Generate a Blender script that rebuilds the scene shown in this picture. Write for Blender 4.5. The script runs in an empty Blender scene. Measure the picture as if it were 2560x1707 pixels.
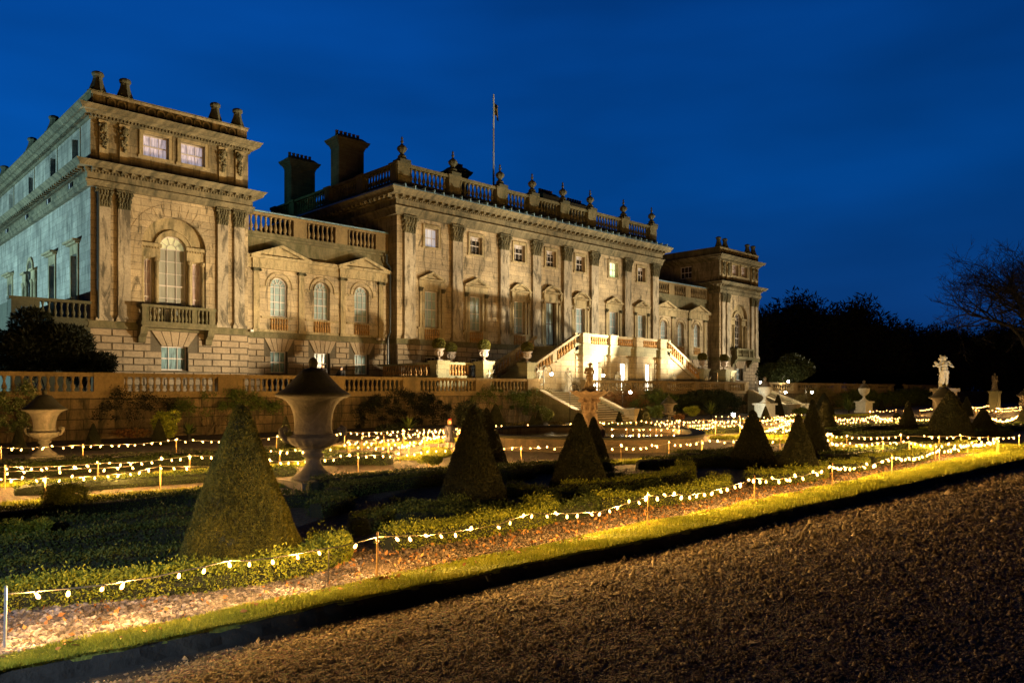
import bpy, math, random
import numpy as np
from mathutils import Vector, Matrix
random.seed(7); RNG = np.random.default_rng(7)
SC = bpy.context.scene
PI = math.pi

# ---------------------------------------------------------------- camera
CH = 2.2
TH = math.radians(46.04)
FPX = 1890.0
cam = bpy.data.cameras.new('camera'); camo = bpy.data.objects.new('camera', cam)
SC.collection.objects.link(camo); SC.camera = camo
cam.sensor_width = 36.0; cam.lens = FPX / 2560 * 36.0
cam.shift_y = 121.5 / 2560
cam.clip_start = 0.1; cam.clip_end = 3000
camo.location = (0, 0, CH)
camo.rotation_euler = (PI / 2, 0, TH - PI / 2)
# ---------------------------------------------------------------- sky (dusk)
W = bpy.data.worlds.new('World'); SC.world = W; W.use_nodes = True
nt = W.node_tree; nt.nodes.clear()
def wn(t, **k):
    n = nt.nodes.new(t)
    for a, b in k.items(): setattr(n, a, b)
    return n
wo = wn('ShaderNodeOutputWorld'); bg = wn('ShaderNodeBackground'); tc = wn('ShaderNodeTexCoord')
sep = wn('ShaderNodeSeparateXYZ'); nt.links.new(tc.outputs['Generated'], sep.inputs[0])
rmp = wn('ShaderNodeValToRGB'); nt.links.new(sep.outputs['Z'], rmp.inputs[0])
cr = rmp.color_ramp
cr.elements[0].position = 0.0; cr.elements[0].color = (0.004, 0.030, 0.135, 1)
cr.elements[1].position = 0.62; cr.elements[1].color = (0.0005, 0.006, 0.026, 1)
for p, c in ((0.10, (0.004, 0.060, 0.27, 1)), (0.25, (0.001, 0.076, 0.36, 1)), (0.38, (0.001, 0.067, 0.335, 1)), (0.47, (0.001, 0.055, 0.285, 1))):
    e = cr.elements.new(p); e.color = c
# brighter towards the west (left), deeper blue towards the east
dt = wn('ShaderNodeVectorMath', operation='DOT_PRODUCT'); dt.inputs[1].default_value = (-0.62, 0.78, 0)
nt.links.new(tc.outputs['Generated'], dt.inputs[0])
mr = wn('ShaderNodeMapRange'); nt.links.new(dt.outputs['Value'], mr.inputs[0])
mr.inputs[1].default_value = -0.45; mr.inputs[2].default_value = 0.7
mr.inputs[3].default_value = 0.62; mr.inputs[4].default_value = 1.06
nz = wn('ShaderNodeTexNoise'); nz.inputs['Scale'].default_value = 2.2; nz.inputs['Detail'].default_value = 3
mp = wn('ShaderNodeMapping'); mp.inputs['Scale'].default_value = (1, 1, 4)
nt.links.new(tc.outputs['Generated'], mp.inputs[0]); nt.links.new(mp.outputs[0], nz.inputs['Vector'])
m2 = wn('ShaderNodeMapRange'); nt.links.new(nz.outputs['Fac'], m2.inputs[0])
m2.inputs[1].default_value = 0.35; m2.inputs[2].default_value = 0.68; m2.inputs[3].default_value = 0.80; m2.inputs[4].default_value = 1.13
mm = wn('ShaderNodeMath', operation='MULTIPLY'); nt.links.new(mr.outputs[0], mm.inputs[0]); nt.links.new(m2.outputs[0], mm.inputs[1])
dt2 = wn('ShaderNodeVectorMath', operation='DOT_PRODUCT'); dt2.inputs[1].default_value = (0.69, 0.72, 0)
nt.links.new(tc.outputs['Generated'], dt2.inputs[0])
m4 = wn('ShaderNodeMapRange'); nt.links.new(dt2.outputs['Value'], m4.inputs[0])
m4.inputs[1].default_value = 0.25; m4.inputs[2].default_value = 0.68; m4.inputs[3].default_value = 0.05; m4.inputs[4].default_value = 1.0
m5 = wn('ShaderNodeMath', operation='MULTIPLY'); nt.links.new(mm.outputs[0], m5.inputs[0]); nt.links.new(m4.outputs[0], m5.inputs[1])
nt.links.new(rmp.outputs[0], bg.inputs[0]); nt.links.new(m5.outputs[0], bg.inputs[1]); nt.links.new(bg.outputs[0], wo.inputs[0])
SC.view_settings.view_transform = 'Standard'; SC.view_settings.look = 'None'
SC.view_settings.exposure = 0; SC.view_settings.gamma = 1; SC.view_settings.use_curve_mapping = False
SC.render.engine = 'CYCLES'
SC.cycles.use_denoising = True
try: SC.cycles.denoiser = 'OPENIMAGEDENOISE'
except Exception: pass
SC.cycles.use_light_tree = True
SC.cycles.max_bounces = 5; SC.cycles.diffuse_bounces = 2; SC.cycles.glossy_bounces = 2
SC.cycles.transmission_bounces = 2; SC.cycles.transparent_max_bounces = 10
SC.cycles.sample_clamp_indirect = 3.0; SC.cycles.caustics_reflective = False; SC.cycles.caustics_refractive = False

# ---------------------------------------------------------------- helpers
LK = SC.collection.objects.link
def tag(o, label=None, cat=None, group=None, kind=None):
    if label: o['label'] = label
    if cat: o['category'] = cat
    if group: o['group'] = group
    if kind: o['kind'] = kind
    return o
def empty(name, loc=(0, 0, 0), rz=0, label=None, cat=None, group=None):
    o = bpy.data.objects.new(name, None); LK(o); o.location = loc; o.rotation_euler = (0, 0, rz)
    o.empty_display_size = 0.2
    return tag(o, label, cat, group)
def inst(name, me, parent=None, loc=(0, 0, 0), rz=0, sc=None):
    o = bpy.data.objects.new(name, me); LK(o)
    if parent is not None: o.parent = parent
    o.location = loc; o.rotation_euler = (0, 0, rz)
    if sc is not None: o.scale = sc
    return o
def kids(o): return [c for c in bpy.data.objects if c.parent is o]
def copy_tree(o, parent=None, tree=None):
    c = o.copy(); LK(c); c.parent = parent
    for ch in (tree or TREE)[o.name] if o.name in (tree or TREE) else []: copy_tree(ch, c, tree)
    return c
TREE = {}
def note(root):           # remember the children of a prototype, so that copies need no search
    def rec(o):
        k = kids(o)
        if k:
            TREE[o.name] = k
            for c in k: rec(c)
    rec(root); return root
class MB:
    def __init__(s): s.v = []; s.f = []; s.sm = False
    def add(s, vs, fs):
        b = len(s.v); s.v += [tuple(v) for v in vs]; s.f += [tuple(i + b for i in f) for f in fs]; return s
    def box(s, x0, x1, y0, y1, z0, z1):
        return s.add([(x0, y0, z0), (x1, y0, z0), (x1, y1, z0), (x0, y1, z0), (x0, y0, z1), (x1, y0, z1), (x1, y1, z1), (x0, y1, z1)],
                     [(0, 3, 2, 1), (4, 5, 6, 7), (0, 1, 5, 4), (1, 2, 6, 5), (2, 3, 7, 6), (3, 0, 4, 7)])
    def prism(s, pts, y0, y1):          # polygon in x,z extruded along y
        n = len(pts)
        vs = [(x, y0, z) for x, z in pts] + [(x, y1, z) for x, z in pts]
        return s.add(vs, [tuple(range(n)), tuple(range(2 * n - 1, n - 1, -1))] + [(i, n + i, n + (i + 1) % n, (i + 1) % n) for i in range(n)])
    def prismx(s, pts, x0, x1):         # polygon in y,z extruded along x
        n = len(pts)
        vs = [(x0, y, z) for y, z in pts] + [(x1, y, z) for y, z in pts]
        return s.add(vs, [tuple(range(n)), tuple(range(2 * n - 1, n - 1, -1))] + [(i, n + i, n + (i + 1) % n, (i + 1) % n) for i in range(n)])
    def lathe(s, prof, cx=0, cy=0, cz=0, n=12, flute=0, amp=0.0, fr=(0, 0)):
        rings = []; vs = []
        for r, z in prof:
            for i in range(n):
                a = 2 * PI * i / n; rr = r
                if flute and fr[0] <= z <= fr[1]: rr = r * (1 + amp * math.cos(flute * a))
                vs.append((cx + rr * math.cos(a), cy + rr * math.sin(a), cz + z))
        fs = []
        for k in range(len(prof) - 1):
            for i in range(n):
                j = (i + 1) % n
                fs.append((k * n + i, k * n + j, (k + 1) * n + j, (k + 1) * n + i))
        fs.append(tuple(range(n))[::-1]); fs.append(tuple((len(prof) - 1) * n + i for i in range(n)))
        return s.add(vs, fs)
    def tube(s, pts, rad, n=6):
        pts = [Vector(p) for p in pts]; m = len(pts)
        if not hasattr(rad, '__len__'): rad = [rad] * m
        vs = []; up = Vector((0, 0, 1))
        for i, p in enumerate(pts):
            d = (pts[min(i + 1, m - 1)] - pts[max(i - 1, 0)])
            d = d.normalized() if d.length > 1e-9 else up
            a = d.cross(Vector((0.13, 0.37, 1)) if abs(d.z) < 0.9 else Vector((1, 0.2, 0))).normalized(); b = d.cross(a)
            for k in range(n):
                t = 2 * PI * k / n; q = p + (a * math.cos(t) + b * math.sin(t)) * rad[i]; vs.append(q[:])
        fs = [(i * n + k, i * n + (k + 1) % n, (i + 1) * n + (k + 1) % n, (i + 1) * n + k) for i in range(m - 1) for k in range(n)]
        fs.append(tuple(range(n))[::-1]); fs.append(tuple((m - 1) * n + k for k in range(n)))
        return s.add(vs, fs)
    def ell(s, c, r, n=12, m=8):
        prof = [(max(1e-4, math.sin(PI * k / m)), -math.cos(PI * k / m)) for k in range(m + 1)]
        t = MB().lathe(prof, n=n)
        if not hasattr(r, '__len__'): r = (r, r, r)
        return s.add([(c[0] + v[0] * r[0], c[1] + v[1] * r[1], c[2] + v[2] * r[2]) for v in t.v], t.f)
    def cap(s, p0, r0, p1, r1, n=10):
        p0 = Vector(p0); p1 = Vector(p1); d = p1 - p0; L = max(d.length, 1e-4)
        prof = [(max(1e-4, r0 * math.sin(a)), -r0 * math.cos(a)) for a in (0, PI / 6, PI / 3, PI / 2)]
        prof += [(max(1e-4, r1 * math.cos(a)), L + r1 * math.sin(a)) for a in (0, PI / 6, PI / 3, PI / 2)]
        t = MB().lathe(prof, n=n); q = d.to_track_quat('Z', 'Y')
        return s.add([(q @ Vector(v) + p0)[:] for v in t.v], t.f)
    def mesh(s, name, mat, smooth=None):
        me = bpy.data.meshes.new(name); me.from_pydata(s.v, [], s.f); me.update()
        if mat: me.materials.append(mat)
        if smooth or (smooth is None and s.sm):
            me.polygons.foreach_set('use_smooth', [True] * len(me.polygons))
        return me
    def build(s, name, mat, parent=None, loc=(0, 0, 0), rz=0, smooth=None):
        return inst(name, s.mesh(name, mat, smooth), parent, loc, rz)
def arr_mesh(name, V, F, mat, smooth=False):
    me = bpy.data.meshes.new(name); k = F.shape[1]
    me.vertices.add(len(V)); me.vertices.foreach_set('co', np.ascontiguousarray(V, dtype=np.float32).ravel())
    me.loops.add(F.size); me.loops.foreach_set('vertex_index', np.ascontiguousarray(F, dtype=np.int32).ravel())
    me.polygons.add(len(F)); me.polygons.foreach_set('loop_start', np.arange(0, F.size, k, dtype=np.int32))
    try: me.polygons.foreach_set('loop_total', np.full(len(F), k, dtype=np.int32))
    except Exception: pass
    if smooth: me.polygons.foreach_set('use_smooth', np.ones(len(F), dtype=bool))
    me.update(calc_edges=True); me.validate()
    if mat: me.materials.append(mat)
    return me
def rand_basis(n, rng=RNG):
    a = rng.normal(size=(n, 3)); a /= np.linalg.norm(a, axis=1)[:, None]
    b = rng.normal(size=(n, 3)); b -= (a * b).sum(1)[:, None] * a; b /= np.linalg.norm(b, axis=1)[:, None]
    return a, b
def leaf_arrays(P, size, nrm=None, up=0.0, wid=0.5):
    n = len(P); a, b = rand_basis(n)
    if nrm is not None:
        a = a * 0.75 + nrm * 0.9; 
    a[:, 2] += up; a /= np.linalg.norm(a, axis=1)[:, None]
    b = np.cross(a, b); b /= (np.linalg.norm(b, axis=1)[:, None] + 1e-9)
    s = (size * RNG.uniform(0.6, 1.3, n))[:, None]
    V = np.empty((n, 4, 3)); V[:, 0] = P - a * s * .3; V[:, 1] = P + b * s * wid * .5 + a * s * .25; V[:, 2] = P + a * s; V[:, 3] = P - b * s * wid * .5 + a * s * .25
    F = np.arange(n * 4).reshape(n, 4)
    return V.reshape(-1, 3), F
def join_arrays(parts):
    Vs = []; Fs = []; o = 0
    for V, F in parts: Vs.append(V); Fs.append(F + o); o += len(V)
    return np.concatenate(Vs), np.concatenate(Fs)
def gp(x, y, z=0.0):      # a ground measurement (photo column, row at a known height) turned into metres
    dx = (x - 1280) / FPX; t = (CH - z) * FPX / (y - 975)
    return (t * (math.cos(TH) + dx * math.sin(TH)), t * (math.sin(TH) - dx * math.cos(TH)))
def gd(x, t):             # column and distance
    dx = (x - 1280) / FPX
    return (t * (math.cos(TH) + dx * math.sin(TH)), t * (math.sin(TH) - dx * math.cos(TH)))

# ---------------------------------------------------------------- materials
def mat_new(name):
    m = bpy.data.materials.new(name); m.use_nodes = True; t = m.node_tree; t.nodes.clear()
    o = t.nodes.new('ShaderNodeOutputMaterial'); b = t.nodes.new('ShaderNodeBsdfPrincipled'); t.links.new(b.outputs[0], o.inputs[0])
    return m, t, b
def N(t, typ, **k):
    n = t.nodes.new(typ)
    for a, v in k.items():
        if a.startswith('i_'):
            n.inputs[a[2:].replace('_', ' ')].default_value = v
        else: setattr(n, a, v)
    return n
def ramp(t, src, stops):
    r = t.nodes.new('ShaderNodeValToRGB'); t.links.new(src, r.inputs[0]); e = r.color_ramp
    e.elements[0].position, e.elements[0].color = stops[0][0], (*stops[0][1], 1)
    e.elements[1].position, e.elements[1].color = stops[-1][0], (*stops[-1][1], 1)
    for p, c in stops[1:-1]:
        q = e.elements.new(p); q.color = (*c, 1)
    return r.outputs[0]
def mixc(t, fac, a, b, mode='MIX'):
    m = t.nodes.new('ShaderNodeMix'); m.data_type = 'RGBA'; m.blend_type = mode
    for s, v in ((m.inputs[0], fac), (m.inputs[6], a), (m.inputs[7], b)):
        if hasattr(v, 'links') or hasattr(v, 'is_output'): t.links.new(v, s)
        elif isinstance(v, (int, float)): s.default_value = v
        else: s.default_value = (*v, 1)
    return m.outputs[2]
def stone(name, base, dark=(0.05, 0.045, 0.03), stain=0.5, joints=None, rough=0.9, bump=0.4, lo=0.52, hi=0.72, tone=0.18, tile=None):
    m, t, b = mat_new(name); L = t.links.new
    g = N(t, 'ShaderNodeNewGeometry'); sp = N(t, 'ShaderNodeSeparateXYZ'); L(g.outputs['Position'], sp.inputs[0])
    ad = N(t, 'ShaderNodeMath', operation='ADD'); L(sp.outputs[0], ad.inputs[0]); L(sp.outputs[1], ad.inputs[1])
    uv = N(t, 'ShaderNodeCombineXYZ'); L(ad.outputs[0], uv.inputs[0]); L(sp.outputs[2], uv.inputs[1])
    n1 = N(t, 'ShaderNodeTexNoise', i_Scale=0.45, i_Detail=6.0, i_Roughness=0.65); L(g.outputs['Position'], n1.inputs['Vector'])
    mp = N(t, 'ShaderNodeMapping'); mp.inputs['Scale'].default_value = (1.6, 0.35, 1); L(uv.outputs[0], mp.inputs[0])
    n2 = N(t, 'ShaderNodeTexNoise', i_Scale=1.3, i_Detail=7.0, i_Roughness=0.7, i_Distortion=0.6); L(mp.outputs[0], n2.inputs['Vector'])
    n3 = N(t, 'ShaderNodeTexNoise', i_Scale=9.0, i_Detail=5.0, i_Roughness=0.7); L(g.outputs['Position'], n3.inputs['Vector'])
    lt = tuple(min(1, c * (1 + tone)) for c in base); dk = tuple(c * (1 - tone) for c in base)
    col = ramp(t, n1.outputs['Fac'], [(0.35, dk), (0.5, base), (0.65, lt)])
    f3 = ramp(t, n3.outputs['Fac'], [(0.3, (0.72, 0.72, 0.72)), (0.62, (1.06, 1.06, 1.06))])
    col = mixc(t, 1.0, col, f3, 'MULTIPLY')
    hgt = n3.outputs['Fac']
    if joints:
        bw, bh, ms, jd = joints
        br = N(t, 'ShaderNodeTexBrick'); br.inputs['Scale'].default_value = 1.0; br.inputs['Brick Width'].default_value = bw
        br.inputs['Row Height'].default_value = bh; br.inputs['Mortar Size'].default_value = ms; br.inputs['Mortar Smooth'].default_value = 0.3
        br.inputs['Color1'].default_value = (0.84, 0.84, 0.83, 1); br.inputs['Color2'].default_value = (1.13, 1.11, 1.07, 1)
        br.inputs['Mortar'].default_value = (jd, jd, jd, 1); br.inputs['Bias'].default_value = 0.0
        L(uv.outputs[0], br.inputs['Vector'])
        col = mixc(t, 1.0, col, br.outputs['Color'], 'MULTIPLY')
        ma = N(t, 'ShaderNodeMath', operation='MULTIPLY_ADD'); L(br.outputs['Fac'], ma.inputs[0]); ma.inputs[1].default_value = -1.2; L(n3.outputs['Fac'], ma.inputs[2])
        hgt = ma.outputs[0]
    st = ramp(t, n2.outputs['Fac'], [(lo, (0, 0, 0)), (hi, (stain, stain, stain))])
    col = mixc(t, st, col, dark)
    L(col, b.inputs['Base Color']); b.inputs['Roughness'].default_value = rough
    bp = N(t, 'ShaderNodeBump', i_Strength=bump, i_Distance=0.03); L(hgt, bp.inputs['Height']); L(bp.outputs[0], b.inputs['Normal'])
    return m
def leafmat(name, cols, scale=3.0, rough=0.7, trans=0.0):
    m, t, b = mat_new(name); L = t.links.new
    g = N(t, 'ShaderNodeNewGeometry')
    n1 = N(t, 'ShaderNodeTexNoise', i_Scale=scale, i_Detail=3.0); L(g.outputs['Position'], n1.inputs['Vector'])
    ma = N(t, 'ShaderNodeMath', operation='MULTIPLY_ADD'); L(g.outputs['Random Per Island'], ma.inputs[0]); ma.inputs[1].default_value = 0.5
    sb = N(t, 'ShaderNodeMath', operation='MULTIPLY_ADD'); L(n1.outputs['Fac'], sb.inputs[0]); sb.inputs[1].default_value = 1.0; sb.inputs[2].default_value = -0.25
    L(sb.outputs[0], ma.inputs[2])
    L(ramp(t, ma.outputs[0], [(i / (len(cols) - 1) * 0.8 + 0.1, c) for i, c in enumerate(cols)]), b.inputs['Base Color'])
    b.inputs['Roughness'].default_value = rough
    b.inputs['Specular IOR Level'].default_value = 0.25
    return m
def plain(name, col, rough=0.6, metal=0.0, bump=0.0, bs=30.0, var=0.15):
    m, t, b = mat_new(name); L = t.links.new
    g = N(t, 'ShaderNodeNewGeometry'); n1 = N(t, 'ShaderNodeTexNoise', i_Scale=bs, i_Detail=4.0); L(g.outputs['Position'], n1.inputs['Vector'])
    L(ramp(t, n1.outputs['Fac'], [(0.3, tuple(c * (1 - var) for c in col)), (0.7, tuple(min(1, c * (1 + var)) for c in col))]), b.inputs['Base Color'])
    b.inputs['Roughness'].default_value = rough; b.inputs['Metallic'].default_value = metal
    if bump:
        bp = N(t, 'ShaderNodeBump', i_Strength=bump, i_Distance=0.02); L(n1.outputs['Fac'], bp.inputs['Height']); L(bp.outputs[0], b.inputs['Normal'])
    return m
def emis(name, col, strength, base=(0.8, 0.8, 0.8), curtain=False):
    m, t, b = mat_new(name); b.inputs['Base Color'].default_value = (*base, 1)
    b.inputs['Emission Color'].default_value = (*col, 1); b.inputs['Emission Strength'].default_value = strength
    return m
def cloth(name, col, folds=9.0, dark=0.55, rough=0.25, spec=0.5):      # curtains or blinds behind a pane, shade of the folds put into the colour
    m, t, b = mat_new(name); L = t.links.new
    g = N(t, 'ShaderNodeNewGeometry'); sp = N(t, 'ShaderNodeSeparateXYZ'); L(g.outputs['Position'], sp.inputs[0])
    ad = N(t, 'ShaderNodeMath', operation='ADD'); L(sp.outputs[0], ad.inputs[0]); L(sp.outputs[1], ad.inputs[1])
    cb = N(t, 'ShaderNodeCombineXYZ'); L(ad.outputs[0], cb.inputs[0]); mz = N(t, 'ShaderNodeMath', operation='MULTIPLY'); L(sp.outputs[2], mz.inputs[0]); mz.inputs[1].default_value = 0.12
    L(mz.outputs[0], cb.inputs[1])
    n = N(t, 'ShaderNodeTexNoise', i_Scale=folds, i_Detail=3.0); L(cb.outputs[0], n.inputs['Vector'])
    L(ramp(t, n.outputs['Fac'], [(0.35, tuple(c * dark for c in col)), (0.6, col)]), b.inputs['Base Color'])
    b.inputs['Roughness'].default_value = rough; b.inputs['Specular IOR Level'].default_value = spec
    b.inputs['Coat Weight'].default_value = 0.6; b.inputs['Coat Roughness'].default_value = 0.05
    return m
M = {}
M['ashlar'] = stone('ashlar_stone', (0.43, 0.345, 0.225), dark=(0.07, 0.06, 0.035), stain=0.85, joints=(1.15, 0.42, 0.015, 0.42), bump=0.45, lo=0.53, hi=0.63, tone=.26)
M['side'] = stone('side_ashlar_stone', (0.40, 0.37, 0.31), dark=(0.09, 0.09, 0.07), stain=0.75, joints=(1.2, 0.42, 0.012, 0.5), bump=0.3, lo=0.46, hi=0.66, tone=.3)
M['rustic'] = stone('rusticated_stone', (0.36, 0.28, 0.19), dark=(0.08, 0.065, 0.045), stain=0.6, bump=0.4)
M['joint'] = stone('recessed_joint_stone', (0.12, 0.10, 0.07), stain=0.3)
M['trim'] = stone('moulded_stone', (0.40, 0.32, 0.18), dark=(0.07, 0.065, 0.03), stain=0.8, bump=0.4, lo=0.47, hi=0.66)
M['shaft'] = stone('pilaster_stone', (0.40, 0.34, 0.25), dark=(0.08, 0.07, 0.05), stain=0.9, bump=0.3, lo=0.49, hi=0.60, tone=.3)
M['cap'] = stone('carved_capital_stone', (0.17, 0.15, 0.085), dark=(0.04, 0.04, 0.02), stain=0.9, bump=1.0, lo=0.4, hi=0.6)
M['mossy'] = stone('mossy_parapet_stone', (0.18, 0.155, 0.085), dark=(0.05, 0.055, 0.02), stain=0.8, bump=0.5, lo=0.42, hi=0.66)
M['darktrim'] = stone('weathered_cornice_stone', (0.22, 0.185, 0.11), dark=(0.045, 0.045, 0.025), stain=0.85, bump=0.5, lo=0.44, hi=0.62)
M['darkashlar'] = stone('weathered_ashlar_stone', (0.28, 0.23, 0.145), dark=(0.06, 0.055, 0.03), stain=0.8, joints=(1.15, 0.42, 0.014, 0.45), bump=0.45, lo=0.46, hi=0.62)  # darker ashlar with wider stains, for upper storeys and side walls
M['finial'] = stone('dark_finial_stone', (0.09, 0.09, 0.055), dark=(0.03, 0.035, 0.02), stain=0.6, bump=0.6)
M['chimney'] = stone('chimney_stone', (0.14, 0.13, 0.10), dark=(0.03, 0.03, 0.02), stain=0.6, joints=(0.9, 0.3, 0.012, 0.5), bump=0.4)
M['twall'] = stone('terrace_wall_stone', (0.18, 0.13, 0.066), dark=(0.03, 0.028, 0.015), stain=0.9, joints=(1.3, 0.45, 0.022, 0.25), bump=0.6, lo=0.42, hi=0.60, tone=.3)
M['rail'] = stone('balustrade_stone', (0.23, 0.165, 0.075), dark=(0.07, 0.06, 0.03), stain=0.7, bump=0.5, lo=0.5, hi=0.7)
M['orange'] = stone('orange_baluster_stone', (0.46, 0.27, 0.10), dark=(0.12, 0.08, 0.04), stain=0.5, bump=0.4)
M['stair'] = stone('staircase_stone', (0.45, 0.38, 0.25), dark=(0.12, 0.11, 0.06), stain=0.5, joints=(1.2, 0.45, 0.016, 0.45), bump=0.4)
M['greenst'] = stone('green_weathered_stone', (0.30, 0.29, 0.19), dark=(0.09, 0.10, 0.05), stain=0.6, joints=(1.5, 0.6, 0.012, 0.5), bump=0.4)
M['lead'] = plain('roof_lead', (0.30, 0.50, 0.68), rough=0.35, var=0.3, bs=6)  # blue sky reflection put into the lead colour
M['slate'] = plain('dark_roof_slate', (0.03, 0.035, 0.04), rough=0.6)
M['terracotta'] = plain('chimney_pot_clay', (0.16, 0.07, 0.045), rough=0.8)
M['white'] = plain('white_window_paint', (0.62, 0.56, 0.54), rough=0.5, var=0.06)
M['brown'] = plain('red_brown_door_paint', (0.07, 0.025, 0.015), rough=0.45)
M['iron'] = plain('black_iron', (0.015, 0.015, 0.016), rough=0.4, metal=0.3)
M['pipe'] = plain('dark_drain_pipe', (0.03, 0.04, 0.045), rough=0.4)
M['blindg'] = cloth('grey_green_blind_behind_glass', (0.36, 0.48, 0.52), folds=4, dark=0.7)
M['curt2'] = None
M['blindt'] = cloth('grey_blind_behind_big_window', (0.36, 0.37, 0.33), folds=3, dark=0.8)
M['blindw2'] = emis('lit_white_blind', (.62, .64, .72), .5, base=(.5, .5, .5))
def litcloth(name, col, k, folds=13):
    m = cloth(name, col, folds=folds, dark=.5); t = m.node_tree; b = [n for n in t.nodes if n.type == 'BSDF_PRINCIPLED'][0]
    t.links.new(b.inputs['Base Color'].links[0].from_socket, b.inputs['Emission Color']); b.inputs['Emission Strength'].default_value = k; return m
M['curt2'] = litcloth('lit_pink_white_curtain', (.56, .50, .58), .66)
M['blindw'] = cloth('white_blind_behind_glass', (0.60, 0.58, 0.62), folds=3, dark=0.85)
M['curt'] = cloth('pink_white_curtain_behind_glass', (0.62, 0.50, 0.52), folds=13, dark=0.55)
M['curtb'] = cloth('blue_white_curtain_behind_glass', (0.24, 0.42, 0.50), folds=11, dark=0.35)
M['darkg'] = cloth('dark_room_behind_glass', (0.05, 0.045, 0.04), folds=7, dark=0.2)
M['blueg'] = cloth('blue_glass', (0.03, 0.10, 0.18), folds=3, dark=0.4)
M['litgreen'] = emis('green_lit_room', (0.62, 0.95, 0.42), 1.1)
M['litamber'] = emis('amber_lit_room', (1.0, 0.62, 0.16), 0.75)
M['litwarm'] = emis('warm_white_lit_room', (1.0, 0.90, 0.66), 8.0)
M['paleyel'] = emis('softly_lit_fanlight', (0.80, 0.78, 0.38), 0.28, base=(0.5, 0.5, 0.35))
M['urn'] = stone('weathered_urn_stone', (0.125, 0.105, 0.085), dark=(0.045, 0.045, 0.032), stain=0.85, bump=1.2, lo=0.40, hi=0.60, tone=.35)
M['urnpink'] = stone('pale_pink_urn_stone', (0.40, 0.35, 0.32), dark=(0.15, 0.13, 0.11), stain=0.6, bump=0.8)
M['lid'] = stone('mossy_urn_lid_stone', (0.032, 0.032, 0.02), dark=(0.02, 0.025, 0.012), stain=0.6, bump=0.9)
M['pinkst'] = stone('pink_fountain_stone', (0.42, 0.30, 0.20), dark=(0.10, 0.07, 0.045), stain=0.8, bump=1.0, lo=0.45, hi=0.65)
M['bronze'] = stone('dark_bronze_green_statue', (0.20, 0.14, 0.075), dark=(0.04, 0.04, 0.03), stain=0.6, rough=0.5, bump=0.4)
M['marble'] = stone('pale_grey_marble', (0.58, 0.58, 0.52), dark=(0.22, 0.22, 0.18), stain=0.5, bump=0.3)
M['leadst'] = stone('grey_lead_statue', (0.36, 0.38, 0.36), dark=(0.12, 0.13, 0.12), stain=0.7, bump=0.4, rough=0.6)
M['box'] = leafmat('clipped_box_leaves', [(0.045, 0.07, 0.010), (0.16, 0.19, 0.014), (0.34, 0.34, 0.03)])
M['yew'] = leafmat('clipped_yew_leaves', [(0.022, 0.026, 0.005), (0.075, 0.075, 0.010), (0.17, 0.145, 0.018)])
M['box2'] = leafmat('shaded_box_leaves', [(0.012, 0.026, 0.006), (0.038, 0.060, 0.009), (0.10, 0.115, 0.016)])  # same box for the back rows, shade put into the leaf colour
M['yewdark'] = leafmat('dark_clipped_yew_leaves', [(0.006, 0.008, 0.003), (0.018, 0.020, 0.006), (0.045, 0.040, 0.010)])  # same yew, darkened in colour for cones away from the lights
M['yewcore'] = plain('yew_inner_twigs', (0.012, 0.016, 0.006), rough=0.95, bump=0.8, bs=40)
M['boxball'] = leafmat('potted_box_leaves', [(0.03, 0.04, 0.008), (0.10, 0.10, 0.015), (0.18, 0.15, 0.025)], 8)
M['ivy'] = leafmat('climber_leaves', [(0.03, 0.05, 0.012), (0.07, 0.11, 0.02), (0.14, 0.16, 0.04)], 2)
M['dryleaf'] = leafmat('dry_tangled_stems', [(0.08, 0.07, 0.03), (0.17, 0.14, 0.05), (0.24, 0.20, 0.08)], 2)
M['russet'] = leafmat('russet_shrub_leaves', [(0.10, 0.04, 0.015), (0.20, 0.09, 0.03), (0.16, 0.13, 0.04)], 2)
M['pale'] = leafmat('pale_flowering_shrub', [(0.05, 0.08, 0.03), (0.12, 0.16, 0.05), (0.36, 0.38, 0.20)], 3)
M['holly'] = leafmat('holly_leaves', [(0.008, 0.014, 0.005), (0.022, 0.034, 0.010), (0.05, 0.06, 0.018)], 2)
M['darkleaf'] = leafmat('dark_evergreen_leaves', [(0.003, 0.006, 0.003), (0.007, 0.011, 0.004), (0.014, 0.018, 0.006)], 1.5)
M['treeleaf'] = leafmat('dark_winter_twigs', [(0.010, 0.012, 0.010), (0.020, 0.022, 0.016), (0.030, 0.030, 0.020)], 0.3)
M['bark'] = plain('dark_bark', (0.012, 0.012, 0.011), rough=0.9, bump=0.6, bs=8)
M['stem'] = plain('climber_stems', (0.12, 0.09, 0.05), rough=0.9, bump=0.5, bs=20)
M['grass'] = leafmat('mown_grass_blades', [(0.12, 0.16, 0.012), (0.25, 0.28, 0.018), (0.42, 0.40, 0.04)], 2)
M['grass2'] = plain('grass_sward', (0.11, 0.125, 0.014), rough=0.9, bump=0.9, bs=35, var=0.4)
M['stake'] = plain('bamboo_stake', (0.42, 0.25, 0.08), rough=0.6)
M['metalst'] = plain('grey_metal_stake', (0.35, 0.36, 0.38), rough=0.4, metal=0.4)
M['cable'] = plain('pale_flex_cable', (0.22, 0.18, 0.12), rough=0.6)
M['bulb'] = emis('lit_bulb', (1.0, 0.50, 0.13), 7.0)
M['bulb2'] = emis('lit_bulb_cooler', (1.0, 0.66, 0.28), 420.0)
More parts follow.
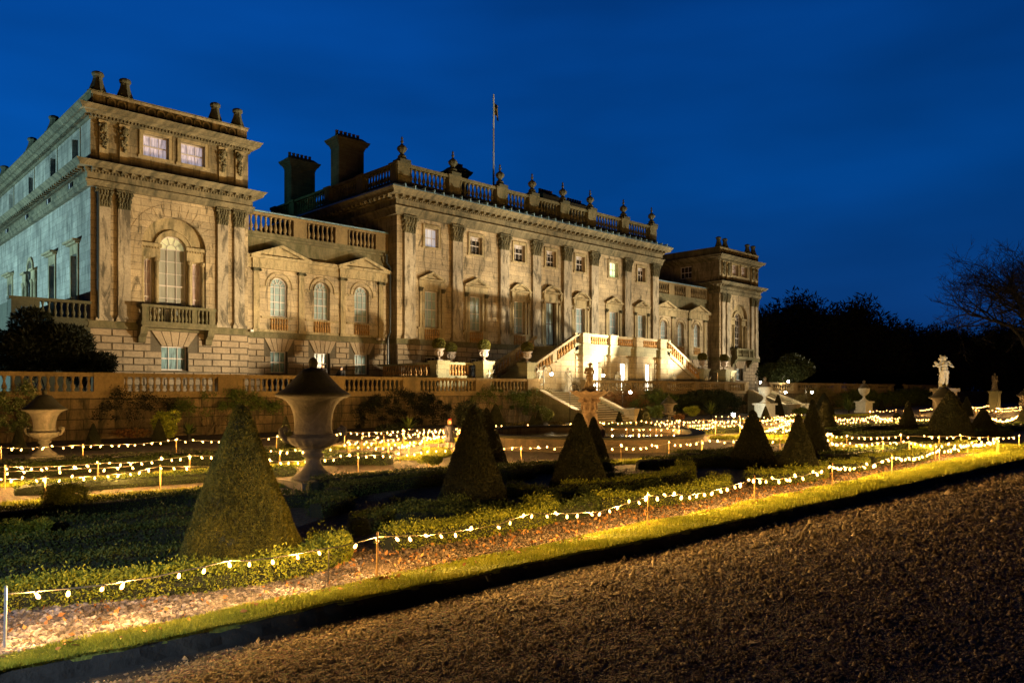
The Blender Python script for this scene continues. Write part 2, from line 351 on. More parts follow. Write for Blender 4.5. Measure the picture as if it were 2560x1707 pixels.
def glowglass(name, col, k):          # thin glowing glass: gives off light and lets the lamp inside shine through
    m = bpy.data.materials.new(name); m.use_nodes = True; t = m.node_tree; t.nodes.clear()
    o = N(t, 'ShaderNodeOutputMaterial'); a = N(t, 'ShaderNodeAddShader'); e = N(t, 'ShaderNodeEmission'); e.inputs[0].default_value = (*col, 1); e.inputs[1].default_value = k
    tr = N(t, 'ShaderNodeBsdfTransparent'); t.links.new(e.outputs[0], a.inputs[0]); t.links.new(tr.outputs[0], a.inputs[1]); t.links.new(a.outputs[0], o.inputs[0]); return m
M['bulb'] = glowglass('lit_bulb', (1.0, .48, .12), 8.5)
M['socket'] = plain('bulb_socket', (0.02, 0.02, 0.02), rough=0.5)
M['globe'] = emis('lit_lamp_globe', (1.0, 0.80, 0.48), 500.0)
M['flood'] = emis('lit_floodlight_glass', (0.80, 0.95, 1.0), 60.0)
# ================================================================ HOUSE
class FR:                      # a wall frame: x along the wall, y into it
    def __init__(s, X, Y, rz=0.0): s.X, s.Y, s.rz = X, Y, rz
    def at(s, x, y=0.0, z=0.0):
        c, n = math.cos(s.rz), math.sin(s.rz)
        return (s.X + x * c - y * n, s.Y + x * n + y * c, z)
H = empty('country_house', (50, 47, 2.0), 0,
          'long pale stone country house with floodlit front above the terrace balustrade', 'house')
HO = Vector((50, 47, 2.0))
def hb(mb, name, mat, fr=None, x=0, y=0, z=0, parent=None, smooth=None):
    p = Vector(fr.at(x, y, z) if fr else (x, y, z)); rz = fr.rz if fr else 0
    return mb.build(name, mat, H, (p - HO)[:], rz, smooth)
def hi_(name, me, fr, x=0, y=0, z=0):
    p = Vector(fr.at(x, y, z)); return inst(name, me, H, (p - HO)[:], fr.rz)
def sub(name, me, parent, loc=(0, 0, 0)): return inst(name, me, parent, loc)

def wall(mb, x0, x1, z0, z1, holes=(), rev=0.3):
    xs = sorted({x0, x1, *[h[0] for h in holes], *[h[1] for h in holes]}); zs = sorted({z0, z1, *[h[2] for h in holes], *[h[3] for h in holes]})
    xs = [v for v in xs if x0 <= v <= x1]; zs = [v for v in zs if z0 <= v <= z1]
    for a, b in zip(xs, xs[1:]):
        for c, d in zip(zs, zs[1:]):
            mx, mz = (a + b) / 2, (c + d) / 2
            if any(h[0] < mx < h[1] and h[2] < mz < h[3] for h in holes): continue
            mb.add([(a, 0, c), (b, 0, c), (b, 0, d), (a, 0, d)], [(0, 1, 2, 3)])
    for h in holes:
        a, b, c, d = h[:4]; arch = len(h) > 4 and h[4]
        if not arch:
            mb.add([(a, 0, c), (b, 0, c), (b, 0, d), (a, 0, d), (a, rev, c), (b, rev, c), (b, rev, d), (a, rev, d)],
                   [(0, 3, 7, 4), (1, 5, 6, 2), (3, 2, 6, 7), (0, 4, 5, 1)])
        else:
            r = (b - a) / 2; cx = (a + b) / 2; sz = d - r; n = 14
            mb.add([(a, 0, c), (b, 0, c), (b, 0, sz), (a, 0, sz), (a, rev, c), (b, rev, c), (b, rev, sz), (a, rev, sz)], [(0, 3, 7, 4), (1, 5, 6, 2), (0, 4, 5, 1)])
            P = [(cx - r * math.cos(PI * i / n), sz + r * math.sin(PI * i / n)) for i in range(n + 1)]
            for (xa, za), (xb, zb) in zip(P, P[1:]):
                mb.add([(xa, 0, za), (xb, 0, zb), (xb, 0, d), (xa, 0, d)], [(0, 1, 2, 3)])
                mb.add([(xa, 0, za), (xb, 0, zb), (xb, rev, zb), (xa, rev, za)], [(3, 2, 1, 0)])
def rust(mb, x0, x1, z0, z1, holes=(), rh=0.42, bw=1.15, seed=0):
    n = max(1, round((z1 - z0) / rh)); rh = (z1 - z0) / n; g = 0.022
    for k in range(n):
        a, b = z0 + k * rh + g, z0 + (k + 1) * rh - g; x = x0 - (0.5 * bw if k % 2 else 0)
        while x < x1:
            segs = [(max(x, x0) + g, min(x + bw, x1) - g)]
            for h in holes:
                if h[2] < b - .02 and h[3] > a + .02:
                    ns = []
                    for s0, s1 in segs:
                        if h[1] <= s0 or h[0] >= s1: ns.append((s0, s1))
                        else:
                            if h[0] > s0: ns.append((s0, h[0]))
                            if h[1] < s1: ns.append((h[1], s1))
                    segs = ns
            for s0, s1 in segs:
                if s1 - s0 > 0.06:
                    c = 0.018
                    mb.add([(s0, 0.01, a), (s1, 0.01, a), (s1, 0.01, b), (s0, 0.01, b), (s0 + c, -0.06, a + c), (s1 - c, -0.06, a + c), (s1 - c, -0.06, b - c), (s0 + c, -0.06, b - c)],
                           [(4, 5, 6, 7), (0, 1, 5, 4), (1, 2, 6, 5), (2, 3, 7, 6), (3, 0, 4, 7)])
            x += bw
def vouss(mb, cx, w, z0, h, n=5):
    for i in range(n):
        a = (i - n / 2) / n; b = (i + 1 - n / 2) / n; g = 0.02
        mb.prism([(cx + a * w + g, z0), (cx + b * w - g, z0), (cx + b * w * 1.75 - g, z0 + h), (cx + a * w * 1.75 + g, z0 + h)], -0.08, 0.01)
def ring(mb, cx, cz, r0, r1, y0, y1, n=16, a0=0.0, a1=PI):      # arch band
    for i in range(n):
        t0 = a0 + (a1 - a0) * i / n; t1 = a0 + (a1 - a0) * (i + 1) / n
        mb.prism([(cx + r0 * math.cos(t0), cz + r0 * math.sin(t0)), (cx + r1 * math.cos(t0), cz + r1 * math.sin(t0)),
                  (cx + r1 * math.cos(t1), cz + r1 * math.sin(t1)), (cx + r0 * math.cos(t1), cz + r0 * math.sin(t1))][::-1], y0, y1)
WC = {}
def win_meshes(w, h, cols, rows, arch):
    key = (round(w, 2), round(h, 2), cols, rows, arch)
    if key in WC: return WC[key]
    f = MB(); r = w / 2; t = 0.06
    zt = h - r if arch else h
    f.box(-r, -r + t, 0, 0.07, 0, zt); f.box(r - t, r, 0, 0.07, 0, zt); f.box(-r + t, r - t, 0, 0.07, 0, 0.09)
    mid = rows // 2
    for i in range(1, cols): f.box(-r + w * i / cols - .015, -r + w * i / cols + .015, 0.012, 0.05, 0.09, zt)
    for j in range(1, rows):
        z = h * j / rows if not arch else zt * j / rows
        q = 0.035 if j == mid else 0.016
        f.box(-r + t, r - t, 0.0 if j == mid else 0.014, 0.052, z - q, z + q)
    if arch:
        ring(f, 0, zt, r - t, r, 0, 0.07, 14); ring(f, 0, zt, r * .36, r * .36 + .03, 0.01, 0.05, 10)
        f.box(-r + t, r - t, 0.011, 0.055, zt - .02, zt + .02)
        for k in range(1, 5):
            a = PI * k / 5; c, s = math.cos(a), math.sin(a)
            f.prism([(r * .38 * c - .014 * s, zt + r * .38 * s + .014 * c), (r * .38 * c + .014 * s, zt + r * .38 * s - .014 * c),
                     ((r - t) * c + .014 * s, zt + (r - t) * s - .014 * c), ((r - t) * c - .014 * s, zt + (r - t) * s + .014 * c)], 0.012, 0.05)
    else: f.box(-r + t, r - t, 0, 0.07, h - t, h)
    p = MB(); e = 0.03
    if arch:
        pts = [(-r + e, 0.03), (r - e, 0.03)] + [((r - e) * math.cos(PI * i / 14), zt + (r - e) * math.sin(PI * i / 14)) for i in range(15)]
        p.prism(pts, 0.075, 0.09)
    else: p.box(-r + e, r - e, 0.075, 0.09, 0.03, h - e)
    WC[key] = (f, p, {}); return WC[key]
def window(fr, x, z0, w, h, cols=3, rows=4, arch=False, pane='blindg', dep=0.22, label=None, frame='white', fan=None):
    f, p, cache = win_meshes(w, h, cols, rows, arch)
    if frame not in cache: cache[frame] = f.mesh('window_frame', M[frame])
    k = 'p' + pane
    if k not in cache: cache[k] = p.mesh('pane', M[pane])
    o = hi_('window', cache[frame], fr, x, dep, z0)
    if label: o['label'] = label
    sub('pane', cache[k], o)
    if fan:
        r = w / 2 - 0.05; zt = h - w / 2
        sub('fanlight', MB().prism([(-r, zt)] + [(r * math.cos(PI * i / 14), zt + r * math.sin(PI * i / 14)) for i in range(15)], 0.06, 0.07).mesh('fanlight', M[fan]), o)
    return o
def slabs(mb, X0, X1, Y0, Y1, layers):
    for z0, z1, p0, p1 in layers:
        v = []
        for z, p in ((z0, p0), (z1, p1)):
            v += [(X0 - p, Y0 - p, z), (X1 + p, Y0 - p, z), (X1 + p, Y1 + p, z), (X0 - p, Y1 + p, z)]
        mb.add(v, [(0, 3, 2, 1), (4, 5, 6, 7), (0, 1, 5, 4), (1, 2, 6, 5), (2, 3, 7, 6), (3, 0, 4, 7)])
def teeth(mb, X0, X1, Y0, Y1, z0, z1, p0, p1, w, gap):      # dentils or modillions along south and west faces
    n = int((X1 - X0) / (w + gap)); s = (X1 - X0) / n
    for i in range(n + 1):
        x = X0 + i * s - w / 2; mb.box(x, x + w, Y0 - p1, Y0 - p0, z0, z1)
    n = int((Y1 - Y0) / (w + gap)); s = (Y1 - Y0) / n
    for i in range(n + 1):
        y = Y0 + i * s - w / 2; mb.box(X0 - p1, X0 - p0, y, y + w, z0, z1)
BP = [(0.09, 0), (0.09, .06), (0.055, .10), (0.07, .16), (0.105, .27), (0.10, .36), (0.06, .52), (0.045, .66), (0.05, .76), (0.075, .80), (0.05, .84), (0.085, .90), (0.085, 1.0)]
class BL(list): pass
BALC = {}
def put_bal(k, mat, parent, off=(0, 0, 0)):
    for x, y, z, h, s, n in k:
        key = (round(h, 3), s, n, mat.name)
        if key not in BALC: BALC[key] = MB().lathe([(r * s, q * h) for r, q in BP], n=n).mesh('baluster', mat, True)
        inst('baluster', BALC[key], parent, (x + off[0], y + off[1], z + off[2]))
def baluster(mb, x, y, z0, h, s=1.0, n=8):
    if isinstance(mb, BL): mb.append((x, y, z0, h, s, n)); return
    mb.lathe([(r * s, z * h) for r, z in BP], x, y, z0, n)
def balus(mb, x0, x1, y, z0, z1, sp=0.3, s=1.0, n=8, mb2=None):
    k = max(1, int(round((x1 - x0) / sp)))
    for i in range(k): baluster(mb, x0 + (i + .5) * (x1 - x0) / k, y, z0, z1 - z0, s, n)
# Corinthian capital for a pilaster: bell, two rows of leaves, volutes, abacus
def capital_mesh(w, h, d):
    m = MB(); r = w / 2; rg = random.Random(3)
    m.add([(-r, -d, 0), (r, -d, 0), (r, 0, 0), (-r, 0, 0), (-r * 1.2, -d * 1.35, h), (r * 1.2, -d * 1.35, h), (r * 1.2, 0, h), (-r * 1.2, 0, h)],
          [(0, 1, 5, 4), (1, 2, 6, 5), (3, 0, 4, 7), (4, 5, 6, 7), (0, 3, 2, 1)])
    for row, (za, n) in enumerate(((0.02, 5), (0.30, 4), (0.55, 5))):
        for i in range(n):
            x = (-r + (i + .5) * 2 * r / n) * (1 + .12 * row)
            for q in range(3):
                m.ell((x + rg.uniform(-.03, .03) * w, -d * (1.1 + .16 * row + .12 * q), h * (za + .08 + .1 * q)), (w * .09, d * .2, h * .075), 6, 4)
        for sx in (-1, 1):
            m.ell((sx * r * (1.08 + .1 * row), -d * .6, h * (za + .2)), (w * .08, d * .3, h * .1), 6, 4)
    for sx in (-1, 1): m.ell((sx * r * 1.22, -d * 1.5, h * .82), (w * .13, d * .25, h * .09), 8, 6)
    m.ell((0, -d * 1.55, h * .88), (w * .1, d * .2, h * .07), 6, 4)
    m.box(-r * 1.35, r * 1.35, -d * 1.7, 0, h * .93, h)
    m.sm = False
    return m
def pilaster(fr, x, z0, z1, w, d=0.2, ch=1.05, side=False):
    m = MB(); r = w / 2
    m.box(-r, r, -d, 0, z0 + .32, z1 - ch + .01)
    m.box(-r - .13, r + .13, -d - .13, 0, z0, z0 + .14); m.box(-r - .09, r + .09, -d - .09, 0, z0 + .14, z0 + .22); m.box(-r - .04, r + .04, -d - .04, 0, z0 + .22, z0 + .33)
    o = hb(m, 'pilaster', M['shaft'], fr, x, 0, 0)
    key = ('cap', w, ch, d)
    if key not in WC: WC[key] = capital_mesh(w, ch, d).mesh('capital', M['cap'])
    sub('capital', WC[key], o, (0, 0, z1 - ch)); return o
def ionic(fr, x, z0, z1, w=0.42, d=0.12):
    m = MB(); r = w / 2; m.box(-r, r, -d, 0, z0, z1 - .2); m.box(-r - .06, r + .06, -d - .06, 0, z0, z0 + .2)
    o = hb(m, 'pilaster', M['trim'], fr, x)
    if 'ion' not in WC:
        c = MB(); c.box(-r - .05, r + .05, -d - .08, 0, .12, .2)
        for s in (-1, 1): c.cap((s * (r + .03), -d - .1, .06), .09, (s * (r + .03), -.02, .06), .09, 8)
        c.box(-r, r, -d - .06, 0, 0, .12); WC['ion'] = c.mesh('capital', M['cap'])
    sub('capital', WC['ion'], o, (0, 0, z1 - .2))
def surround(fr, x, z0, z1, w, kind):
    m = MB(); r = w / 2; a = .2
    m.box(-r - a, -r, -.07, 0, z0, z1); m.box(r, r + a, -.07, 0, z0, z1); m.box(-r - a, r + a, -.07, 0, z1, z1 + a)
    if kind == 'frame':
        m.box(-r - a - .08, r + a + .08, -.09, 0, z0 - .16, z0)
        m.box(-r - a - .02, -r - a, -.1, 0, z0, z1 + a); m.box(r + a, r + a + .02, -.1, 0, z0, z1 + a); m.box(-r - a - .02, r + a + .02, -.1, 0, z1 + a, z1 + a + .04)
        return hb(m, 'window_surround', M['trim'], fr, x)
    R = r + .58; zb = z1 + .2
    for s in (-1, 1):                                            # small flanking pilasters with capitals
        m.box(s * (r + .42) - .13, s * (r + .42) + .13, -.12, 0, z0, zb - .25)
        if kind == 'seg':
            m.box(s * (r + .42) - .1, s * (r + .42) + .1, -.34, 0, zb + .12, zb + .55); m.ell((s * (r + .42), -.26, zb + .08), (.1, .12, .2), 8, 6); m.ell((s * (r + .42), -.18, zb - .25), (.08, .1, .16), 8, 6)
    m.box(-R, R, -.10, 0, zb, zb + .52)
    m.box(-R - .1, R + .1, -.30, 0, zb + .62, zb + .70); m.box(-R - .04, R + .04, -.16, 0, zb + .52, zb + .62)
    n = int(2 * R / .14)
    for i in range(n): m.box(-R + i * 2 * R / n + .02, -R + i * 2 * R / n + .09, -.24, -.1, zb + .535, zb + .615)
    zc = zb + .70
    E = R + .1
    if kind == 'tri':
        hp = .62
        m.prism([(-E + .12, zc), (E - .12, zc), (0, zc + hp - .1)], -.08, 0)
        for s in (-1, 1):
            m.prism([(s * E, zc), (s * (E - .42), zc), (0, zc + hp - .17), (0, zc + hp)][::s], -.32, 0)
            for i in range(9):
                q = (i + .5) / 9; xx = s * (E - .35) * (1 - q); zz = zc + .0 + (hp - .2) * q
                m.box(xx - .04, xx + .04, -.24, -.08, zz - .07, zz + .0)
    else:
        rr = E * 1.12; cz = zc + .60 - rr; a0 = math.acos(min(1, E / rr))
        a0 = math.asin((zc - cz) / rr)
        n = 16; P = [(rr * math.cos(a0 + (PI - 2 * a0) * i / n), cz + rr * math.sin(a0 + (PI - 2 * a0) * i / n)) for i in range(n + 1)]
        m.prism(P, -.08, 0)
        for (xa, za), (xb, zb2) in zip(P, P[1:]):
            ka, kb = (rr - .15) / rr, (rr - .15) / rr
            m.prism([(xa, za), (xb, zb2), (xb * kb, cz + (zb2 - cz) * kb), (xa * ka, cz + (za - cz) * ka)], -.34, 0)
            mx, mz = (xa + xb) / 2 * .86, cz + ((za + zb2) / 2 - cz) * .86
            if mz > zc + .05: m.box(mx - .035, mx + .035, -.26, -.08, mz - .03, mz + .06)
    o = hb(m, 'window_surround', M['trim'], fr, x)
    if kind == 'tri':
        if 'mini' not in WC: WC['mini'] = capital_mesh(.26, .3, .14).mesh('capital', M['cap'])
        for s in (-1, 1): sub('capital', WC['mini'], o, (s * (r + .42), 0, zb - .29))
    return o
def garland(fr, x, z0, z1):
    m = MB(); rg = random.Random(int(x * 10)); w = .46
    m.box(-w / 2, w / 2, -.14, 0, z0, z1); m.box(-w / 2 - .05, w / 2 + .05, -.2, 0, z0, z0 + .18); m.box(-w / 2 - .05, w / 2 + .05, -.22, 0, z1 - .14, z1)
    o = hb(m, 'herm_pilaster', M['trim'], fr, x)
    c = MB(); H_ = z1 - z0
    c.ell((0, -.24, z1 - .42), (.17, .14, .24), 8, 6)
    for i in range(26):
        q = i / 25; zz = z1 - .2 - q * H_ * .55; wd = .24 * (1 - q * .6) * (0.6 + .7 * abs(math.sin(q * 7)))
        c.ell((rg.uniform(-wd, wd), -.2 - rg.uniform(0, .08), zz), (.075, .07, .085), 6, 4)
    sub('carved_garland', c.mesh('carved_garland', M['cap']), o)
POT = [(.50, 0), (.50, .08), (.42, .14), (.36, .35), (.27, .62), (.235, .80), (.25, .95), (.33, 1.02), (.34, 1.10), (.27, 1.20), (.12, 1.26)]
FIN = [(.42, 0), (.42, .12), (.3, .18), (.34, .3), (.22, .42), (.13, .52), (.20, .62), (.34, .76), (.38, .92), (.30, 1.08), (.16, 1.18), (.07, 1.28), (.06, 1.34), (.12, 1.42), (.12, 1.5), (.05, 1.56), (.05, 1.6), (.09, 1.66), (.08, 1.74), (.01, 1.88)]
pot_me = MB().lathe(POT, n=8, flute=4, amp=.12, fr=(0, .9)).mesh('finial', M['finial'])
fin_mb = MB().box(-.5, .5, -.5, .5, -.02, .22); fin_mb.lathe([(r, z + .2) for r, z in FIN], n=14, flute=7, amp=.07, fr=(.55, 1.15))
fin_me = fin_mb.mesh('finial', M['finial'])

B0 = 2.08                           # foot of the walls (terrace level)
ST0, ST1 = 5.72, 6.12               # string course under the main floor

# ---------------------------------------------------------------- pavilions
def pavilion(X0, X1, Y0, Y1, west_open, far):
    cx = (X0 + X1) / 2 - X0; fr = FR(X0, Y0); L = X1 - X0
    Zc0, Zc1 = 14.0, 14.94           # lower entablature top of architrave .. cornice top
    Zu0, Zu1 = 17.86, 18.1           # upper cornice
    bw = (cx - .78, cx + .78, 3.38, 4.83)
    # ground storey: recessed joint wall, rusticated blocks
    m = MB(); wall(m, 0, L, B0, ST0, [bw], .35)
    hb(m, 'ground_storey_wall', M['joint'], fr)
    m = MB(); rust(m, -.05, L + .05, B0, ST0 - .02, [bw, (cx - 1.4, cx + 1.4, 4.83, 5.74)]); vouss(m, cx, 1.56, 4.84, .86, 5)
    hb(m, 'rusticated_blocks', M['rustic'], fr)
    window(fr, cx, 3.38, 1.56, 1.45, 3, 2, pane='curtb', dep=.3)
    # main storey with the big round arch
    ar = 1.88; spz = 10.72
    m = MB(); wall(m, 0, L, ST1, Zc0, [(cx - ar, cx + ar, ST1, spz + ar, True)], .32)
    hb(m, 'main_storey_wall', M['ashlar'], fr)
    m = MB(); wall(m, cx - ar, cx + ar, ST1, spz + ar + .05, [(cx - .80, cx + .80, 6.3, 11.52, True), (cx - 1.75, cx - 1.18, 6.3, 10.02), (cx + 1.18, cx + 1.75, 6.3, 10.02)], .3)
    hb(m, 'arched_recess', M['trim'], fr, 0, .32)
    m = MB()
    for s in (-1, 1):
        m.box(cx + s * 1.34 - .56, cx + s * 1.34 + .56, -.16, 0, 10.08, 10.72); m.box(cx + s * 1.34 - .62, cx + s * 1.34 + .62, -.26, 0, 10.72, 10.92)
        for i in range(7): m.box(cx + s * 1.34 - .52 + i * .16, cx + s * 1.34 - .45 + i * .16, -.23, -.16, 10.62, 10.715)
        for q in (.97, 1.72 + .06): m.lathe([(.15, 0), (.15, .12), (.12, .2), (.115, 2.0), (.10, 3.55), (.17, 3.62), (.17, 3.78)], cx + s * q, -.12, 6.3, 10)
    ring(m, cx, 10.72, .80, 1.06, -.1, 0.0, 18); ring(m, cx, 10.72, 1.06, 1.12, -.15, 0.0, 18)
    hb(m, 'venetian_window_surround', M['trim'], fr, 0, .32)
    window(fr, cx, 6.3, 1.6, 5.22, 3, 6, True, 'blindt' if not far else 'darkg', dep=.5, fan=None if far else 'paleyel')
    for s in (-1, 1): window(fr, cx + s * 1.465, 6.3, .57, 3.72, 2, 5, False, 'curt' if not far else 'blindg', dep=.5)
    # fan of radiating voussoirs round the arch
    m = MB(); n = 15
    for i in range(n):
        a0 = PI * i / n + .012; a1 = PI * (i + 1) / n - .012; r0, r1 = ar + .02, ar + .75
        m.prism([(cx + r0 * math.cos(a0), spz + r0 * math.sin(a0)), (cx + r1 * math.cos(a0), spz + r1 * math.sin(a0)), (cx + r1 * math.cos(a1), spz + r1 * math.sin(a1)), (cx + r0 * math.cos(a1), spz + r0 * math.sin(a1))][::-1], -.02, .01)
    hb(m, 'arch_voussoirs', M['ashlar'], fr)
    m = MB()
    m.box(.02, L - .02, -.015, .01, 10.62, 10.70) if False else None
    # balcony on brackets
    m = MB(); hw = 2.12
    m.box(cx - hw - .08, cx + hw + .08, -.95, 0, 6.0, 6.2); m.box(cx - hw, cx + hw, -.85, -.02, 5.86, 6.0)
    for xa, xb in ((-hw, -hw + .36), (-.72 - .16, -.72 + .16 - .3), (hw - .36, hw), (.72 + .0, .72 + .3)): m.box(cx + xa, cx + xb, -.84, -.56, 6.2, 7.02)
    for s in (-1, 1): m.box(cx + s * hw - (.28 if s > 0 else 0), cx + s * hw + (0 if s > 0 else .28), -.56, -.1, 6.2, 6.34)
    m.box(cx - hw - .05, cx + hw + .05, -.9, -.5, 7.02, 7.18)
    for s in (-1, 1): m.box(cx + s * hw - (.3 if s > 0 else .05), cx + s * hw + (.05 if s > 0 else .3), -.5, -.02, 7.02, 7.18)
    for s in (-1, 1):
        m.prismx([(-.75, 5.86), (0, 5.86), (0, 4.95), (-.28, 5.0), (-.34, 5.3), (-.62, 5.5)], cx + s * 1.95 - .2, cx + s * 1.95 + .2)
    o = hb(m, 'balcony', M['mossy'], fr)
    m = BL()
    for xa, xb, k in ((-hw + .36, -.88, .24), (-.86 + .3, .72, .22), (1.02, hw - .36, .24)): balus(m, cx + xa, cx + xb, -.7, 6.2, 7.02, k)
    for s in (-1, 1):
        for yy in (-.42, -.2): baluster(m, cx + s * (hw - .14), yy, 6.2, .82)
    put_bal(m, M['mossy'], o)
    for s in (-1, 1):
        for q in (2.88, 3.95): pilaster(fr, cx + s * q, ST1, 13.62, .66)
    # string course, entablatures, upper storey
    m = MB(); slabs(m, X0, X1, Y0, Y1, [(ST0, ST0 + .1, .16, .16), (ST0 + .1, ST1 - .06, .12, .12), (ST1 - .06, ST1, .18, .18)])
    hb(m, 'string_course', M['mossy'])
    m = MB(); slabs(m, X0, X1, Y0, Y1, [(13.62, 13.85, .24, .26), (13.85, 14.0, .30, .34), (14.0, 14.38, .22, .22), (14.38, 14.5, .26, .36), (14.62, 14.78, .72, .76), (14.78, 14.94, .78, .92)])
    slabs(m, X0, X1, Y0, Y1, [(14.5, 14.62, .38, .38)])
    teeth(m, X0, X1, Y0, Y1, 14.39, 14.49, .25, .45, .09, .08); teeth(m, X0, X1, Y0, Y1, 14.5, 14.615, .38, .68, .16, .34)
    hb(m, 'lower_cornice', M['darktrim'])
    uw = [(cx + s * 1.08 - .73, cx + s * 1.08 + .73, 15.98, 17.28) for s in (-1, 1)]
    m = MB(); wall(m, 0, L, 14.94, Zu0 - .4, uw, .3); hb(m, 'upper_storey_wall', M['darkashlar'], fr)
    for s in (-1, 1):
        window(fr, cx + s * 1.08, 15.98, 1.46, 1.3, 3, 2, pane='curt2' if not far else 'curt', dep=.25)
        surround(fr, cx + s * 1.08, 15.98, 17.28, 1.46, 'frame')
        for q in (2.88, 3.95): garland(fr, cx + s * q, 15.0, Zu0 - .42)
    m = MB(); slabs(m, X0, X1, Y0, Y1, [(17.44, 17.56, .1, .12), (17.68, 17.84, .28, .42), (17.84, 18.0, .56, .62), (18.0, 18.12, .64, .72)])
    slabs(m, X0, X1, Y0, Y1, [(17.56, 17.68, .14, .14)])
    teeth(m, X0, X1, Y0, Y1, 17.56, 17.675, .14, .30, .10, .09)
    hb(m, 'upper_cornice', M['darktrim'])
    # parapet with interlaced rings
    m = MB(); slabs(m, X0, X1, Y0, Y1, [(18.12, 19.02, -.05, -.05)]); hb(m, 'parapet', M['mossy'])
    m = MB()
    def rings(x0, x1, n, put):
        for i in range(n):
            c = x0 + (i + .5) * (x1 - x0) / n
            for k in range(12):
                a = 2 * PI * k / 12; b = 2 * PI * (k + 1) / 12
                put(c, a, b)
    def putf(c, a, b):
        r0, r1 = .17, .25; zc = 18.56
        m.prism([(c + r0 * math.cos(a), zc + 1.2 * r0 * math.sin(a)), (c + r1 * math.cos(a), zc + 1.2 * r1 * math.sin(a)), (c + r1 * math.cos(b), zc + 1.2 * r1 * math.sin(b)), (c + r0 * math.cos(b), zc + 1.2 * r0 * math.sin(b))][::-1], -.12, -.04)
    frp = FR(X0 + .05, Y0 + .05)
    rings(.75, 1.85, 2, putf); rings(2.4, L - 2.5, 8, putf); rings(L - 1.95, L - .85, 2, putf)
    for a, b in ((.05, .7), (1.9, 2.3), (L - 2.4, L - 2.0), (L - .8, L - .15)): m.box(a, b, -.1, 0, 18.2, 18.94)
    m.box(-.02, L - .08, -.12, 0, 18.12, 18.26); m.box(-.02, L - .08, -.12, 0, 18.88, 19.02)
    hb(m, 'ring_fretwork', M['trim'], frp)
    m = MB(); slabs(m, X0, X1, Y0, Y1, [(19.02, 19.1, .02, .06), (19.1, 19.13, .06, -.3)]); hb(m, 'parapet_coping', M['mossy'])
    for x in (.5, 1.95, L - 1.95, L - .5): hi_('finial', pot_me, fr, x, .45, 19.1)
    return fr, cx
Xw0, Xw1 = 12.43, 21.63
frA, cxA = pavilion(Xw0, Xw1, 47.0, 79.0, True, False)
Xe0, Xe1 = 79.2, 88.4
frB, cxB = pavilion(Xe0, Xe1, 47.0, 70.0, False, True)
# west flank of the west pavilion (runs back from the garden front)
frS = FR(Xw0, 79.0, -PI / 2)
ys = [50.1, 55.2, 61.2, 67.6]
def lx(Y): return 79.0 - Y
gh = []; mh = []; vh = []; uh = []
for i, Y in enumerate(ys):
    c = lx(Y); uh.append((c - .65, c + .65, 15.75, 17.15)); vh.append((c - .45, c + .45, 13.92, 14.36)); 
    mh.append((c - .65, c + .65, 6.9, 10.2) if i != 2 else (c - .7, c + .7, 6.9, 11.2, True))
m = MB(); wall(m, 0, 32, B0, ST0); wall(m, 0, 32, ST1, 13.6, mh, .4); wall(m, 0, 32, 14.94, 17.46, uh, .35)
wall(m, 0, 32, 13.6, 14.94)
hb(m, 'west_flank_wall', M['side'], frS)
m = MB(); rust(m, 0, 32.0, B0, ST0 - .02, [], .45, 1.3); hb(m, 'west_flank_rusticated_blocks', M['rustic'], frS)
for i, Y in enumerate(ys):
    c = lx(Y)
    window(frS, c, 15.75, 1.3, 1.4, 2, 2, pane='blueg', dep=.28)
    m = MB(); m.box(-.45, .45, -.03, .03, 14.02, 14.36); o = hb(m, 'attic_vent', M['iron'], frS, c, -.25)
    sub('vent_frame', MB().box(-.12, .05, -.05, .0, 14.04, 14.34).mesh('vent_frame', M['white']), o)
    if i != 2:
        window(frS, c, 6.9, 1.3, 3.3, 3, 4, pane='blueg', dep=.34)
        m = MB(); m.box(-.85, -.65, -.08, 0, 6.9, 10.2); m.box(.65, .85, -.08, 0, 6.9, 10.2); m.box(-.85, .85, -.08, 0, 10.2, 10.75)
        m.box(-1.15, 1.15, -.42, 0, 10.86, 10.98); m.box(-1.0, 1.0, -.26, 0, 10.75, 10.86); hb(m, 'window_surround', M['trim'], frS, c)
    else:
        window(frS, c, 6.9, 1.4, 4.3, 3, 5, True, pane='blueg', dep=.34)
        m = MB(); ring(m, 0, 10.5, .7, .95, -.1, 0, 14)
        for s in (-1, 1):
            m.box(s * 1.3 - .62, s * 1.3 + .62, -.3, 0, 10.35, 10.5); m.box(s * 1.3 - .55, s * 1.3 + .55, -.16, 0, 9.8, 10.35)
            for q in (.85, 1.75): m.lathe([(.14, 0), (.11, .2), (.10, 2.6), (.15, 2.75), (.15, 2.9)], s * q, -.1, 6.9, 10)
        hb(m, 'venetian_window_surround', M['trim'], frS, c)
    m = MB(); m.box(-.03, .03, -.04, 0, 15.1, 17.44); hb(m, 'wall_panel_edge', M['trim'], frS, c + 1.15)
for Y in (57.1, 63.1, 72.6): hi_('finial', pot_me, FR(Xw0, Y), .5, 0, 19.1)
m = MB()
for k in range(40):
    if k % 5 == 4: continue
    c = 79 - 48.3 - k * .6 - .3
    for q in range(12):
        a = 2 * PI * q / 12; b = 2 * PI * (q + 1) / 12; r0, r1, zc = .17, .25, 18.56
        m.prism([(c + r0 * math.cos(a), zc + 1.2 * r0 * math.sin(a)), (c + r1 * math.cos(a), zc + 1.2 * r1 * math.sin(a)), (c + r1 * math.cos(b), zc + 1.2 * r1 * math.sin(b)), (c + r0 * math.cos(b), zc + 1.2 * r0 * math.sin(b))][::-1], -.12, -.04)
hb(m, 'west_ring_fretwork', M['mossy'], FR(Xw0 + .05, 79, -PI / 2))
